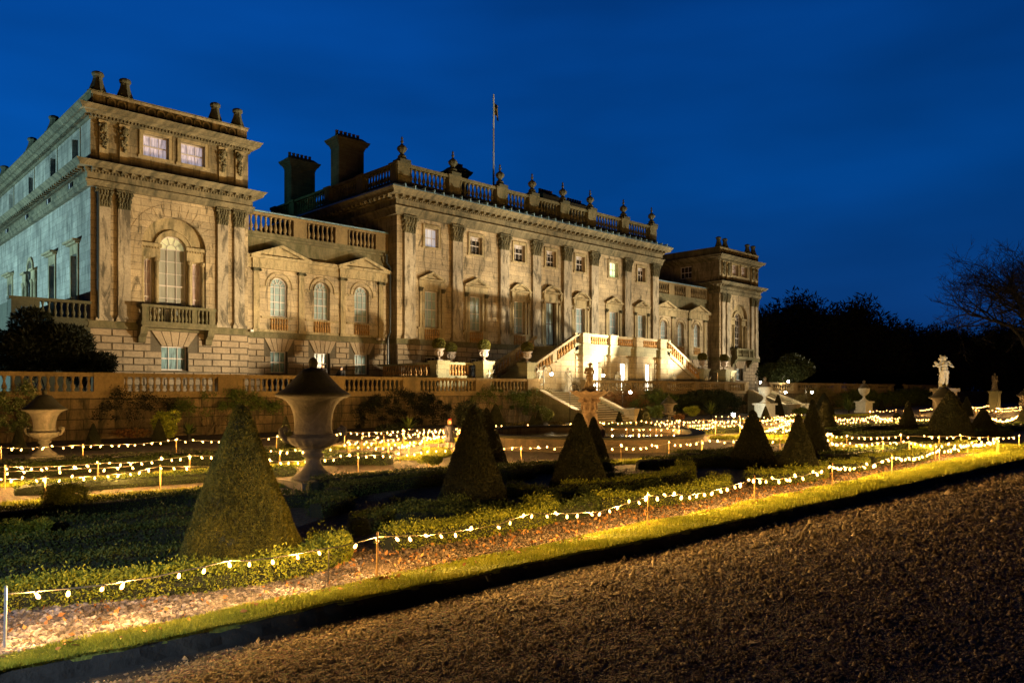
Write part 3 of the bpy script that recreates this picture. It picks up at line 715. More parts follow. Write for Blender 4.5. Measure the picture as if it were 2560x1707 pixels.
# corner drain pipe
hb(MB().tube([(Xw0 + .32, 46.72, z) for z in (6.2, 9, 12, 13.5)], .07, 8), 'drain_pipe', M['pipe'])
# west face of the east pavilion
frE = FR(Xe0, 70.0, -PI / 2)
m = MB(); wall(m, 0, 23, B0, 13.62); wall(m, 0, 23, 13.6, 17.46, [(70 - 51.6 - .8, 70 - 51.6 + .8, 15.75, 17.2), (70 - 63.0 - .9, 70 - 63 + .9, 14.6 + .5, 17.0)], .25)
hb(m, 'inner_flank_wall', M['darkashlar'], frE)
window(frE, 70 - 51.6, 15.75, 1.6, 1.45, 3, 2, pane='darkg', dep=.12)
window(frE, 70 - 63.0, 15.1, 1.8, 1.9, 3, 2, pane='litamber', dep=.12, label='amber lit attic window', frame='iron')
m = MB(); m.lathe([(.10, 0), (.10, 2.2)], 0, -.2, 14.4, 8); m.box(-.3, .3, -.35, -.05, 16.35, 16.65); m.box(-.22, .22, -.35, -.05, 16.65, 17.2); m.box(-.3, .3, -.4, -.02, 17.2, 17.4)
hb(m, 'white_rainwater_head', M['white'], frE, 70 - 56.6, 0, 0)
for Y in (56.7, 62.2): hi_('finial', pot_me, FR(Xe0, Y), .5, 0, 19.1)

# ---------------------------------------------------------------- links
def link(X0, X1, mirror):
    Y0 = 48.3; fr = FR(X0, Y0); L = X1 - X0
    wc = [2.8, 6.1, 9.4] if not mirror else [L - 9.4, L - 6.1, L - 2.8]
    px_ = [1.15, 4.45, 7.75, 11.05] if not mirror else [L - 11.05, L - 7.75, L - 4.45, L - 1.15]
    hs = [(c - .62, c + .62, 3.36, 4.84) for c in wc]
    m = MB(); wall(m, 0, L, B0, ST0, hs, .35); hb(m, 'ground_storey_wall', M['joint'], fr)
    m = MB(); rust(m, 0, L, B0, ST0 - .02, hs + [(c - 1.1, c + 1.1, 4.84, 5.74) for c in wc])
    for c in wc: vouss(m, c, 1.25, 4.85, .86, 5)
    hb(m, 'rusticated_blocks', M['rustic'], fr)
    for c in wc: window(fr, c, 3.36, 1.24, 1.48, 3, 2, pane='curtb', dep=.3)
    ws = [(c - .63, c + .63, 7.2, 9.88, True) for c in wc]
    m = MB(); wall(m, 0, L, ST1, 11.4, ws, .32); hb(m, 'main_storey_wall', M['ashlar'], fr)
    for c in wc:
        window(fr, c, 7.2, 1.26, 2.68, 3, 4, True, pane='blindg', dep=.24)
        m = MB(); ring(m, 0, 9.25, .64, .70, -.06, 0, 16); ring(m, 0, 9.25, .93, 1.0, -.07, 0, 16)
        for s in (-1, 1): m.box(s * 1.16 - .22 - .3 * (s < 0) * 0, s * 1.16 + .22, -.07, 0, 9.1, 9.22); 
        m.box(-1.3, 1.3, -.09, 0, 7.06, 7.18); m.box(-1.36, 1.36, -.05, 0, 6.12, 6.3)
        o = hb(m, 'window_arch', M['trim'], fr, c)
        k = BL(); balus(k, -.66, .66, -.08, 6.3, 7.06, .19, .8); put_bal(k, M['orange'], o)
    for c in px_: ionic(fr, c, ST1, 10.38)
    Y1 = Y0 + 11
    m = MB(); m.box(0, L, -.16, 0, 10.38, 10.62); m.box(0, L, -.2, 0, 10.62, 10.7); m.box(0, L, -.13, 0, 10.7, 11.0); m.box(0, L, -.35, 0, 11.0, 11.1); m.box(0, L, -.42, 0, 11.1, 11.22)
    for a, b in ((0, 1), (2, 3)):
        x0, x1 = px_[a] - .35, px_[b] + .35; c = (x0 + x1) / 2; e = (x1 - x0) / 2
        m.box(x0, x1, -.28, -.13, 10.38, 11.02); m.box(x0 - .2, x1 + .2, -.52, -.35, 11.02, 11.2)
        m.prism([(x0 - .05, 11.2), (x1 + .05, 11.2), (c, 11.85)], -.26, 0)
        m.prism([(x0 - .3, 11.18), (x0 + .35, 11.2), (c, 11.84), (c, 12.02)], -.56, 0); m.prism([(x1 + .3, 11.18), (c, 12.02), (c, 11.84), (x1 - .35, 11.2)], -.56, 0)
    hb(m, 'link_entablature', M['trim'], fr)
    m = MB(); m.box(0, L, .25, .6, 11.2, 12.45); m.box(0, L, .05, .3, 12.45, 12.62); m.box(0, L, .12, .6, 12.62, 12.86)
    hb(m, 'blocking_course', M['mossy'], fr)
    m = MB()
    ps = [(0, .7), (3.95, 4.95), (7.25, 8.25), (L - 1.15 if not mirror else L - .7, L)] if not mirror else [(0, 1.15), (L - 8.25, L - 7.25), (L - 4.95, L - 3.95), (L - .7, L)]
    ps = sorted(ps)
    for a, b in ps: m.box(a, b, .1, .5, 12.86, 14.0)
    m.box(0, L, .06, .52, 14.0, 14.16)
    o = hb(m, 'roof_balustrade', M['rail'], fr)
    k = BL()
    for (a, b), (c, d) in zip(ps, ps[1:]): balus(k, b + .05, c - .05, .28, 12.86, 14.0, .36, 1.25)
    put_bal(k, M['rail'], o)
    sub('lead_roll', MB().tube([(0, .28, 14.22), (L, .28, 14.22)], .13, 8).mesh('lead_roll', M['lead']), o)
    m = MB(); slabs(m, X0, X1, Y0, Y1, [(ST0, ST0 + .1, .16, .16), (ST0 + .1, ST1 - .06, .12, .12), (ST1 - .06, ST1, .18, .18)]); hb(m, 'string_course', M['mossy'])
    m = MB(); m.box(X0, X1, Y0 + .6, Y1, 12.3, 12.5); hb(m, 'link_roof', M['slate'])
    return fr
Xc0, Xc1 = 33.5, 67.7
Xc1 = 67.4
link(Xw1, Xc0, False); link(Xc1, Xe0, True)
# ---------------------------------------------------------------- centre block
Y0 = 47.3; frC = FR(Xc0, Y0); CX = 50.55; cc = CX - Xc0; L = Xc1 - Xc0
offs = [-13.75, -9.1, -4.05, 0, 4.05, 9.1, 13.75]; pils = [-16.0, -11.25, -6.0, -2.05, 2.05, 6.0, 11.25, 16.0]
mw = [(cc + o - .68, cc + o + .68, (7.1 if abs(o) > 1 else 6.3), 9.98 if abs(o) > 1 else 10.2) for o in offs]
uw = [(cc + o - .66, cc + o + .66, 13.45, 14.92) for o in offs]
m = MB(); wall(m, 0, L, ST1, 15.5, mw + uw, .34); hb(m, 'main_storey_wall', M['ashlar'], frC)
gw = [(cc + o - .62, cc + o + .62, 3.3, 4.8) for o in (-13.75, -9.1, 9.1, 13.75)]
m = MB(); wall(m, 0, L, B0, ST0, gw, .35); hb(m, 'ground_storey_wall', M['joint'], frC)
m = MB(); rust(m, 0, L, B0, ST0 - .02, gw); hb(m, 'rusticated_blocks', M['rustic'], frC)
for h in gw: window(frC, (h[0] + h[1]) / 2, 3.3, 1.24, 1.5, 3, 2, pane='darkg', dep=.3)
upp = ['blindw2', 'darkg', 'darkg', 'darkg', 'darkg', 'litgreen', 'darkg']
for i, o in enumerate(offs):
    x = cc + o
    if i == 3:
        window(frC, x, 6.3, 1.36, 3.9, 2, 2, pane='blindg', dep=.26, frame='brown', label='red brown double door with glass')
        surround(frC, x, 6.3, 10.2, 1.36, 'seg')
    else:
        window(frC, x, 7.1, 1.36, 2.88, 3, 4, pane='blindg', dep=.24)
        surround(frC, x, 7.1, 9.98, 1.36, 'seg' if 1 < i < 5 else 'tri')
        m = MB(); m.box(-1.4, 1.4, -.14, 0, 6.96, 7.1); m.box(-1.3, -.75, -.06, 0, 6.12, 6.96); m.box(.75, 1.3, -.06, 0, 6.12, 6.96)
        s_ = hb(m, 'window_apron', M['trim'], frC, x)
        k = BL(); balus(k, -.75, .75, -.09, 6.14, 6.96, .21, .8); put_bal(k, M['orange'], s_)
    window(frC, x, 13.45, 1.32, 1.47, 3, 2 if i != 3 else 3, pane=upp[i], dep=.24, label='window with green white light on' if i == 5 else None)
    if upp[i] == 'darkg':
        hb(MB().box(-.6, .6, .30, .305, 14.62, 14.88), 'half_drawn_blind', M['blindw'], frC, x)
    surround(frC, x, 13.45, 14.92, 1.32, 'frame')
for o in pils: pilaster(frC, cc + o, ST1, 15.5, 1.02, .26, 1.3)
m = MB(); slabs(m, Xc0, Xc1, Y0, Y0 + 21, [(ST0, ST0 + .1, .16, .16), (ST0 + .1, ST1 - .06, .12, .12), (ST1 - .06, ST1, .2, .2)]); hb(m, 'string_course', M['mossy'])
m = MB(); ft = (Xc0, Xc1, Y0, Y0 + 21)
slabs(m, *ft, [(15.5, 15.72, .3, .32), (15.72, 15.95, .36, .4), (15.95, 16.1, .42, .5), (16.1, 16.6, .3, .3), (16.6, 16.72, .34, .46), (16.9, 17.1, .92, .96), (17.1, 17.32, .98, 1.15)])
slabs(m, *ft, [(16.72, 16.9, .48, .48)])
teeth(m, *ft, 16.61, 16.715, .36, .60, .12, .1); teeth(m, *ft, 16.72, 16.895, .48, .88, .2, .42)
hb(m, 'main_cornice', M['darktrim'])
m = MB(); slabs(m, *ft, [(17.32, 17.40, 1.14, 1.10), (17.40, 17.62, 1.10, .78)]); hb(m, 'lead_flashing', M['lead'])
m = MB()
for i in range(38): m.box(Xc0 + i * L / 37 - .03, Xc0 + i * L / 37 + .03, Y0 - 1.13, Y0 - .2, 17.38, 17.64)
hb(m, 'lead_seams', M['lead'])
# roof balustrade of the centre block
def bay_line(fr, pos, y, z0, zb, zt, pw, name='roof_balustrade', ends=True):
    m = MB(); a, b = pos[0] - pw / 2, pos[-1] + pw / 2
    m.box(a, b, y - .25, y + .25, z0, zb); m.box(a - .05, b + .05, y - .3, y + .3, zt, zt + .2)
    for p in pos: m.box(p - pw / 2, p + pw / 2, y - .32, y + .3, z0, zt); m.box(p - pw / 2 - .08, p + pw / 2 + .08, y - .4, y + .36, zt - .0, zt + .24)
    o = hb(m, name, M['mossy'], fr)
    k = BL()
    for p, q in zip(pos, pos[1:]): balus(k, p + pw / 2 + .1, q - pw / 2 - .1, y, zb, zt, .42, 1.45)
    put_bal(k, M['mossy'], o); return o
ppos = [.75 if i == 0 else (L - .75 if i == 7 else cc + o) for i, o in enumerate(pils)]
bay_line(frC, ppos, .45, 17.5, 18.25, 19.4, 1.15)
for p in ppos: hi_('finial', fin_me, frC, p, .4, 19.62)
frCw = FR(Xc0, Y0 + 21, -PI / 2)
bay_line(frCw, [.6, 4.2, 10.5, 15.6, 20.3], .45, 17.5, 18.25, 19.4, .9, 'side_roof_balustrade')
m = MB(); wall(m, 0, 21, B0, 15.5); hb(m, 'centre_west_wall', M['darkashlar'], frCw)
m = MB(); m.box(Xc0 + .8, Xc1 - .8, Y0 + .9, Y0 + 20, 17.4, 17.9)
m.add([(Xc0 + 3, Y0 + 4, 17.9), (Xc1 - 3, Y0 + 4, 17.9), (Xc1 - 3, Y0 + 18, 17.9), (Xc0 + 3, Y0 + 18, 17.9), (Xc0 + 7, Y0 + 11, 19.6), (Xc1 - 7, Y0 + 11, 19.6)],
      [(0, 1, 5, 4), (1, 2, 5), (2, 3, 4, 5), (3, 0, 4)]); hb(m, 'roof', M['slate'])
# closing walls behind (east faces, rear) so nothing is hollow
m = MB(); m.box(Xw0 + .6, Xw1 - .02, 47.6, 78.9, B0, 13.7); m.box(Xw0 + .6, Xw1 - .02, 47.6, 78.9, 14.9, 17.5)
m.box(Xe0 + .5, Xe1 - .02, 47.6, 69.9, B0, 13.7); m.box(Xe0 + .5, Xe1 - .02, 47.6, 69.9, 14.9, 17.5)
m.box(Xc0 + .5, Xc1 - .02, Y0 + .6, Y0 + 20.9, B0, 15.6); m.box(Xw1, Xc0, 49.2, 59.3, B0, 12.4); m.box(Xc1, Xe0, 49.2, 59.3, B0, 12.4)
hb(m, 'inner_walls', M['joint'])
# chimneys
def chimney(x, y, z0=17.5, z1=23.2, w=2.5, d=1.35, lab=None):
    m = MB(); m.box(-.15, w + .15, -.15, d + .15, z0, 19.7); m.box(0, w, 0, d, 19.7, z1)
    m.box(-.05, w + .05, -.05, d + .05, z1, z1 + .1)
    for za, zb, p, q in ((z1 + .1, z1 + .35, .05, .18), (z1 + .35, z1 + .55, .24, .34), (z1 + .55, z1 + .72, .36, .42), (z1 + .72, z1 + 1.1, .3, -.1)):
        m.add([(-p, -p, za), (w + p, -p, za), (w + p, d + p, za), (-p, d + p, za), (-q, -q, zb), (w + q, -q, zb), (w + q, d + q, zb), (-q, d + q, zb)],
              [(0, 3, 2, 1), (4, 5, 6, 7), (0, 1, 5, 4), (1, 2, 6, 5), (2, 3, 7, 6), (3, 0, 4, 7)])
    for yy in (.25, d - .25): m.box(-.03, 0, yy - .1, yy + .1, 20.2, z1 - .5)
    o = hb(m, 'chimney', M['chimney'], None, x, y, 0)
    if lab: o['label'] = lab
    for i in range(6): sub('chimney_pot', WC.setdefault('cpot', MB().lathe([(.17, 0), (.14, .1), (.13, .34), (.16, .38), (.15, .44)], n=10).mesh('chimney_pot', M['terracotta'])), o, (.2 + i * (w - .4) / 5, d / 2, z1 + 1.1))
chimney(34.4, 57.1); chimney(34.4, 65.6); chimney(46.2, 55.8, z1=22.6, w=1.6); chimney(58.6, 56.0, z1=22.4, w=2.2); chimney(64.4, 57.1, z1=22.6); chimney(83.0, 62.0, z0=19, z1=19.9, w=3.4, d=1.6)
# drain pipes at the join of link and centre
hb(MB().tube([(33.1, 48.1, 12.5), (33.1, 48.1, 11.9), (33.35, 47.95, 11.5), (33.35, 47.95, 6.6), (33.1, 47.9, 6.2), (33.1, 47.9, 2.1)], .08, 8), 'drain_pipe', M['pipe'])
for x, y in ((21.75, 46.9), (32.2, 47.95), (32.6, 47.95)): hb(MB().box(x - .1, x + .1, y - .25, y, 5.95, 6.1), 'security_light', M['white'])
# low wing of the raised terrace west of the pavilion
t = MB(); t.box(8.6, 12.4, 46.9, 47.6, 2.0, 6.2); t.box(8.6, 9.9, 46.7, 47.7, 6.2, 7.0); t.box(8.5, 12.42, 46.75, 47.3, 7.0, 7.16); t.box(8.6, 9.4, 47.6, 60, 2, 6.9)
o = tag(t.build('garden_side_wall', M['finial']), 'dark stone balustraded wall beside the west flank behind a bush', 'wall')
k = BL(); balus(k, 9.95, 12.3, 47.0, 6.2, 7.0, .3); put_bal(k, M['finial'], o)
# flag on its pole
fp = empty('flagpole', (50.7, 55.2, 17.9), 0, 'tall white flagpole on the roof of the house with a furled flag', 'flagpole')
MB().lathe([(.11, 0), (.10, 5), (.07, 13.4), (.06, 13.6)], n=8).build('pole', plain('white_pole_paint', (.8, .85, .88)), fp)
fm = MB(); nx, nz_ = 8, 7
fm.v = [(.08 + i * .085, .12 * math.sin(i * 1.1 + j * .3), 12.95 - j * .21 - i * .09) for i in range(nx) for j in range(nz_)]
fm.f = [(i * nz_ + j, (i + 1) * nz_ + j, (i + 1) * nz_ + j + 1, i * nz_ + j + 1) for i in range(nx - 1) for j in range(nz_ - 1)]
fl_, ft_, fb_ = mat_new('flag_cloth'); g = N(ft_, 'ShaderNodeNewGeometry'); n_ = N(ft_, 'ShaderNodeTexNoise', i_Scale=2.5); ft_.links.new(g.outputs['Position'], n_.inputs['Vector'])
ft_.links.new(ramp(ft_, n_.outputs['Fac'], [(.45, (.35, .24, .02)), (.52, (.02, .02, .01))]), fb_.inputs['Base Color'])
fm.build('flag', fl_, fp)
# ================================================================ GROUND AND TERRACES
def sheet(name, x0, x1, y0, y1, z, mat, n=1):
    return tag(MB().add([(x0, y0, z), (x1, y0, z), (x1, y1, z), (x0, y1, z)], [(0, 1, 2, 3)]).build(name, mat), kind='structure')
def groundmat(name, stops, sc, bump, bs, big=0.35):
    m, t, b = mat_new(name); L_ = t.links.new; g = N(t, 'ShaderNodeNewGeometry')
    v = N(t, 'ShaderNodeTexVoronoi', i_Scale=sc); L_(g.outputs['Position'], v.inputs['Vector'])
    n = N(t, 'ShaderNodeTexNoise', i_Scale=sc * .35, i_Detail=6.0, i_Roughness=.7); L_(g.outputs['Position'], n.inputs['Vector'])
    n2 = N(t, 'ShaderNodeTexNoise', i_Scale=big, i_Detail=4.0); L_(g.outputs['Position'], n2.inputs['Vector'])
    c = ramp(t, n.outputs['Fac'], stops)
    c = mixc(t, .5, c, v.outputs['Color'], 'MULTIPLY')
    c = mixc(t, 1.0, c, ramp(t, n2.outputs['Fac'], [(.35, (.7, .7, .7)), (.65, (1.1, 1.1, 1.1))]), 'MULTIPLY')
    L_(c, b.inputs['Base Color']); b.inputs['Roughness'].default_value = .9
    bp = N(t, 'ShaderNodeBump', i_Strength=bump, i_Distance=bs); L_(v.outputs['Distance'], bp.inputs['Height']); L_(bp.outputs[0], b.inputs['Normal'])
    return m
M['gravel'] = groundmat('brown_path_gravel', [(.3, (.06, .042, .025)), (.5, (.16, .115, .07)), (.7, (.30, .23, .15))], 38, 1.0, .03)
M['soil'] = groundmat('bed_gravel_and_soil', [(.3, (.05, .035, .02)), (.5, (.12, .085, .05)), (.7, (.22, .17, .11))], 26, 1.0, .03)
M['lawn'] = groundmat('dark_park_grass', [(.3, (.01, .015, .006)), (.7, (.03, .035, .012))], 8, .6, .05)
M['stonegrain'] = leafmat('gravel_stones', [(.07, .052, .028), (.18, .14, .08), (.33, .265, .16), (.58, .49, .34)], 3, .75)
M['pebble'] = leafmat('pale_cobbles', [(.03, .024, .022), (.10, .085, .078), (.36, .33, .33)], 3, .65)
M['kerb'] = stone('damp_earth_edge', (0.018, 0.018, 0.015), stain=.4, bump=1.0, rough=.95)  # earth colour darkened to carry the shadow of the verge too
GZ = -.16
o = sheet('ground', -900, 1400, -600, 1500, -.30, M['lawn'])
o = sheet('gravel_path', -30, 260, -25, 7.3, GZ, M['gravel'])
tag(MB().box(-30, 190, 7.24, 37.1, -.29, -.004).build('parterre_ground', M['soil']), kind='structure')
tag(MB().box(-60, 190, 37.7, 120, -.29, 2.06).build('terrace_ground', M['gravel']), kind='structure')
# turf edging: uneven edge of the sward over the gravel
def wob(x, s=0): return .035 * math.sin(x * 1.7 + s) + .03 * math.sin(x * 4.3 + 2 * s) + .02 * math.sin(x * 9.1 + s)
def strip(name, pts, w, z, mat, th=.05, step=.4, wb=1.0):      # ribbon following a ground polyline
    P = resample(pts, step); vs = []; m = MB()
    for i, (x, y) in enumerate(P):
        a = P[max(i - 1, 0)]; b = P[min(i + 1, len(P) - 1)]; d = math.hypot(b[0] - a[0], b[1] - a[1]) or 1
        nx, ny = -(b[1] - a[1]) / d, (b[0] - a[0]) / d; k = w / 2
        e0 = k + wob(i * step, 1) * wb; e1 = k + wob(i * step, 4) * wb
        vs += [(x - nx * e0, y - ny * e0, z), (x + nx * e1, y + ny * e1, z), (x - nx * (e0 + .01), y - ny * (e0 + .01), z - th), (x + nx * (e1 + .01), y + ny * (e1 + .01), z - th)]
    fs = []
    for i in range(len(P) - 1):
        a = 4 * i; b = a + 4; fs += [(a, b, b + 1, a + 1), (a + 2, b + 2, b, a), (a + 1, b + 1, b + 3, a + 3)]
    m.add(vs, fs); return tag(m.build(name, mat), kind='structure'), P
def resample(pts, step):
    out = [pts[0]]
    for (x0, y0), (x1, y1) in zip(pts, pts[1:]):
        d = math.hypot(x1 - x0, y1 - y0); n = max(1, int(d / step))
        for i in range(1, n + 1): out.append((x0 + (x1 - x0) * i / n, y0 + (y1 - y0) * i / n))
    return out
def smooth(pts, n=8):          # Catmull-Rom in the plane
    P = [pts[0]] + list(pts) + [pts[-1]]; out = []
    for i in range(1, len(P) - 2):
        p0, p1, p2, p3 = [np.array(q, float) for q in P[i - 1:i + 3]]
        for k in range(n):
            t = k / n
            out.append(tuple(.5 * ((2 * p1) + (-p0 + p2) * t + (2 * p0 - 5 * p1 + 4 * p2 - p3) * t * t + (-p0 + 3 * p1 - 3 * p2 + p3) * t ** 3)))
    out.append(tuple(pts[-1])); return out
def blades(P, w, z, dens, size, wb=1.0):
    P = np.array(P); seg = np.diff(P, axis=0); ln = np.hypot(seg[:, 0], seg[:, 1]); cum = np.concatenate([[0], np.cumsum(ln)])
    dist = np.hypot(P[:-1, 0], P[:-1, 1]); wt = ln * np.clip(10 / dist, .12, 1.3) ; n = int(dens * w * wt.sum())
    idx = RNG.choice(len(seg), n, p=wt / wt.sum()); t = RNG.random(n)
    nr = np.stack([-seg[idx, 1], seg[idx, 0]], 1) / ln[idx][:, None]
    off = RNG.uniform(-w / 2, w / 2, n)
    xy = P[idx] + seg[idx] * t[:, None] + nr * off[:, None]
    s = size * np.clip(np.hypot(xy[:, 0], xy[:, 1]) / 9, 1, 4)
    Pz = np.column_stack([xy, np.full(n, z)])
    a = RNG.uniform(0, 2 * PI, n); d = np.column_stack([np.cos(a), np.sin(a), np.zeros(n)]); ln_ = RNG.normal(0, .35, (n, 2))
    h = s * RNG.uniform(.6, 1.5, n)
    V = np.empty((n, 3, 3)); V[:, 0] = Pz - d * (s * .16)[:, None]; V[:, 1] = Pz + d * (s * .16)[:, None]
    V[:, 2] = Pz + np.column_stack([ln_ * h[:, None], h])
    return V.reshape(-1, 3), np.arange(n * 3).reshape(n, 3)
LOX = [-8, 1.2, 4.2, 9.9, 18.3, 28, 60, 100]; LOY = [7.12, 6.98, 6.86, 6.58, 6.30, 5.96, 4.9, 3.6]
def lo_(x): return float(np.interp(x, LOX, LOY)) + .02 * math.sin(x * 1.9) + .018 * math.sin(x * 5.1) + .012 * math.sin(x * 11.3)
def hi__(x): return 7.36 + .03 * math.sin(x * 1.3 + 1) + .03 * math.sin(x * 3.9)
m = MB(); xs = [-8 + i * .3 for i in range(330)]
for x in xs: m.v += [(x, lo_(x) + .02, -.3), (x, lo_(x) + .015, -.03), (x, lo_(x) + .05, .02), (x, hi__(x) - .03, .03), (x, hi__(x), -.02)]
m.f = [(5 * i + k, 5 * i + 5 + k, 5 * i + 6 + k, 5 * i + 1 + k) for i in range(len(xs) - 1) for k in range(4)]
tag(m.build('grass_verge', M['grass2']), kind='structure')
n = 190000; X = .2 + 46 * RNG.random(n) ** 1.9; q = RNG.random(n)
LO = np.interp(X, LOX, LOY) + .02 * np.sin(X * 1.9) + .018 * np.sin(X * 5.1) + .012 * np.sin(X * 11.3); HI = 7.36 + .03 * np.sin(X * 1.3 + 1) + .03 * np.sin(X * 3.9)
Y = LO - .02 + (HI - LO + .05) * q; s_ = .021 * np.clip(np.hypot(X, Y) / 9, 1, 4) * (1 + .35 * np.sin(X * 3.1 + Y * 7) * np.sin(X * 1.3))
Pz = np.column_stack([X, Y, np.full(n, .026)]); a = RNG.uniform(0, 2 * PI, n); d = np.column_stack([np.cos(a), np.sin(a), np.zeros(n)]); h = s_ * RNG.uniform(.6, 1.6, n); ln_ = RNG.normal(0, .4, (n, 2))
V = np.empty((n, 3, 3)); V[:, 0] = Pz - d * (s_ * .16)[:, None]; V[:, 1] = Pz + d * (s_ * .16)[:, None]; V[:, 2] = Pz + np.column_stack([ln_ * h[:, None], h])
tag(inst('verge_grass', arr_mesh('verge_grass', V.reshape(-1, 3), np.arange(n * 3).reshape(n, 3), M['grass'])), kind='stuff', label='short lit grass blades on the verge beside the gravel', cat='grass')
# dark earth face below the verge, its cast shadow painted out over the gravel
m = MB(); rg = random.Random(5); xs = [-8 + i * .12 for i in range(700)]
for x in xs:
    w1 = .12 + .05 * math.sin(x * 1.1) + .04 * math.sin(x * 3.7) + rg.uniform(-.03, .04); e = lo_(x)
    m.v += [(x, e + .02, -.01 + rg.uniform(-.01, .01)), (x, e - .02 + rg.uniform(-.025, .025), -.07), (x, e - .06 + rg.uniform(-.03, .02), GZ + .02), (x, e - .08 - w1, GZ + .004)]
m.f = [(4 * i + k, 4 * i + k + 1, 4 * i + 5 + k, 4 * i + 4 + k) for i in range(len(xs) - 1) for k in range(3)]
tag(m.build('earth_edge', M['kerb']), kind='structure')
# loose stones
def ico():
    p = (1 + 5 ** .5) / 2
    v = np.array([(-1, p, 0), (1, p, 0), (-1, -p, 0), (1, -p, 0), (0, -1, p), (0, 1, p), (0, -1, -p), (0, 1, -p), (p, 0, -1), (p, 0, 1), (-p, 0, -1), (-p, 0, 1)], float); v /= np.linalg.norm(v[0])
    f = np.array([(0, 11, 5), (0, 5, 1), (0, 1, 7), (0, 7, 10), (0, 10, 11), (1, 5, 9), (5, 11, 4), (11, 10, 2), (10, 7, 6), (7, 1, 8), (3, 9, 4), (3, 4, 2), (3, 2, 6), (3, 6, 8), (3, 8, 9), (4, 9, 5), (2, 4, 11), (6, 2, 10), (8, 6, 7), (9, 8, 1)])
    return v, f
OCT = (np.array([(1, 0, 0), (-1, 0, 0), (0, 1, 0), (0, -1, 0), (0, 0, 1), (0, 0, -1)], float), np.array([(0, 2, 4), (2, 1, 4), (1, 3, 4), (3, 0, 4)]))
def stones(P, size, base):
    v0, f0 = base; n = len(P); k = len(v0)
    a, b = rand_basis(n); c = np.cross(a, b); R = np.stack([a, b, c], 2)
    sc = size[:, None] * RNG.uniform(.6, 1.25, (n, 3))
    if k == 6:
        R = np.tile(np.eye(3), (n, 1, 1)); ang = RNG.uniform(0, 2 * PI, n)
        R[:, 0, 0] = np.cos(ang); R[:, 0, 1] = -np.sin(ang); R[:, 1, 0] = np.sin(ang); R[:, 1, 1] = np.cos(ang)
    loc = v0[None] * sc[:, None, :]
    if k == 12: loc = loc * RNG.uniform(.82, 1.12, (n, k, 1))
    else: loc = loc + RNG.normal(0, .22, (n, k, 3)) * size[:, None, None]
    V = np.einsum('nij,nkj->nki', R, loc) + P[:, None]
    return V.reshape(-1, 3), (f0[None] + np.arange(n)[:, None, None] * k).reshape(-1, 3)
n = 150000
t = 3.6 * (38 / 3.6) ** (RNG.random(n) ** .85); col = RNG.uniform(-100, 2700, n); dx = (col - 1280) / FPX
X = t * (math.cos(TH) + dx * math.sin(TH)); Y = t * (math.sin(TH) - dx * math.cos(TH)); k = (Y < np.interp(X, LOX, LOY) - .13 + RNG.normal(0, .04, n)) & (Y > -14)
X, Y, t = X[k], Y[k], t[k]
V, F = stones(np.column_stack([X, Y, GZ + .003 * np.sin(X * 2.1 + Y * 3.3) * np.sin(Y * 5.1 - X)]), .0105 * np.clip(t / 5.0, 1, 3.6) * np.where(RNG.random(len(X)) < .06, 1.9, 1.0) * RNG.uniform(.45, 1.4, len(X)), OCT)
tag(inst('gravel_stones', arr_mesh('gravel_stones', V, F, M['stonegrain'])), kind='stuff', label='loose brown gravel stones over the wide path', cat='gravel')
n = 15000
X = np.concatenate([RNG.uniform(.6, 5.6, n), RNG.uniform(5.6, 34, n)]); Y = RNG.uniform(7.36, 8.75, 2 * n)
sz = np.where(X < 3.6, .030, np.where(X < 6.5, .022, .017)) * np.clip(X / 9, 1, 2) * RNG.uniform(.5, 1.4, 2 * n)
Z = .005 + RNG.uniform(0, .018, 2 * n); lf = X < 4.6 + RNG.normal(0, .5, 2 * n)
V, F = stones(np.column_stack([X, Y, Z])[lf], sz[lf], ico())
tag(inst('border_pebbles', arr_mesh('border_pebbles', V, F, M['pebble'])), kind='stuff', label='pale pebbles between the nearest clipped hedge and the grass verge', cat='pebbles')
M['bedstone'] = leafmat('brown_bed_stones', [(.03, .022, .014), (.09, .065, .042), (.20, .15, .11)], 3, .65)  # darker copy of the pebbles, weaker light put into the colour
V, F = stones(np.column_stack([X, Y, Z])[~lf], sz[~lf], ico())
tag(inst('bed_stones', arr_mesh('bed_stones', V, F, M['bedstone'])), kind='stuff', label='brown stones along the bed behind the grass verge', cat='gravel')
n = 2600
XY = np.column_stack([RNG.uniform(.5, 30, n), RNG.uniform(7.12, 9, n), np.full(n, .045)])
V, F = leaf_arrays(XY, .05, up=.1, wid=.8)
M['fallen'] = leafmat('fallen_brown_leaves', [(.10, .04, .015), (.28, .13, .04), (.40, .24, .08)], 3)
tag(inst('fallen_leaves', arr_mesh('fallen_leaves', V, F, M['fallen'])), kind='stuff', label='brown fallen leaves scattered over the pebbles', cat='leaves')

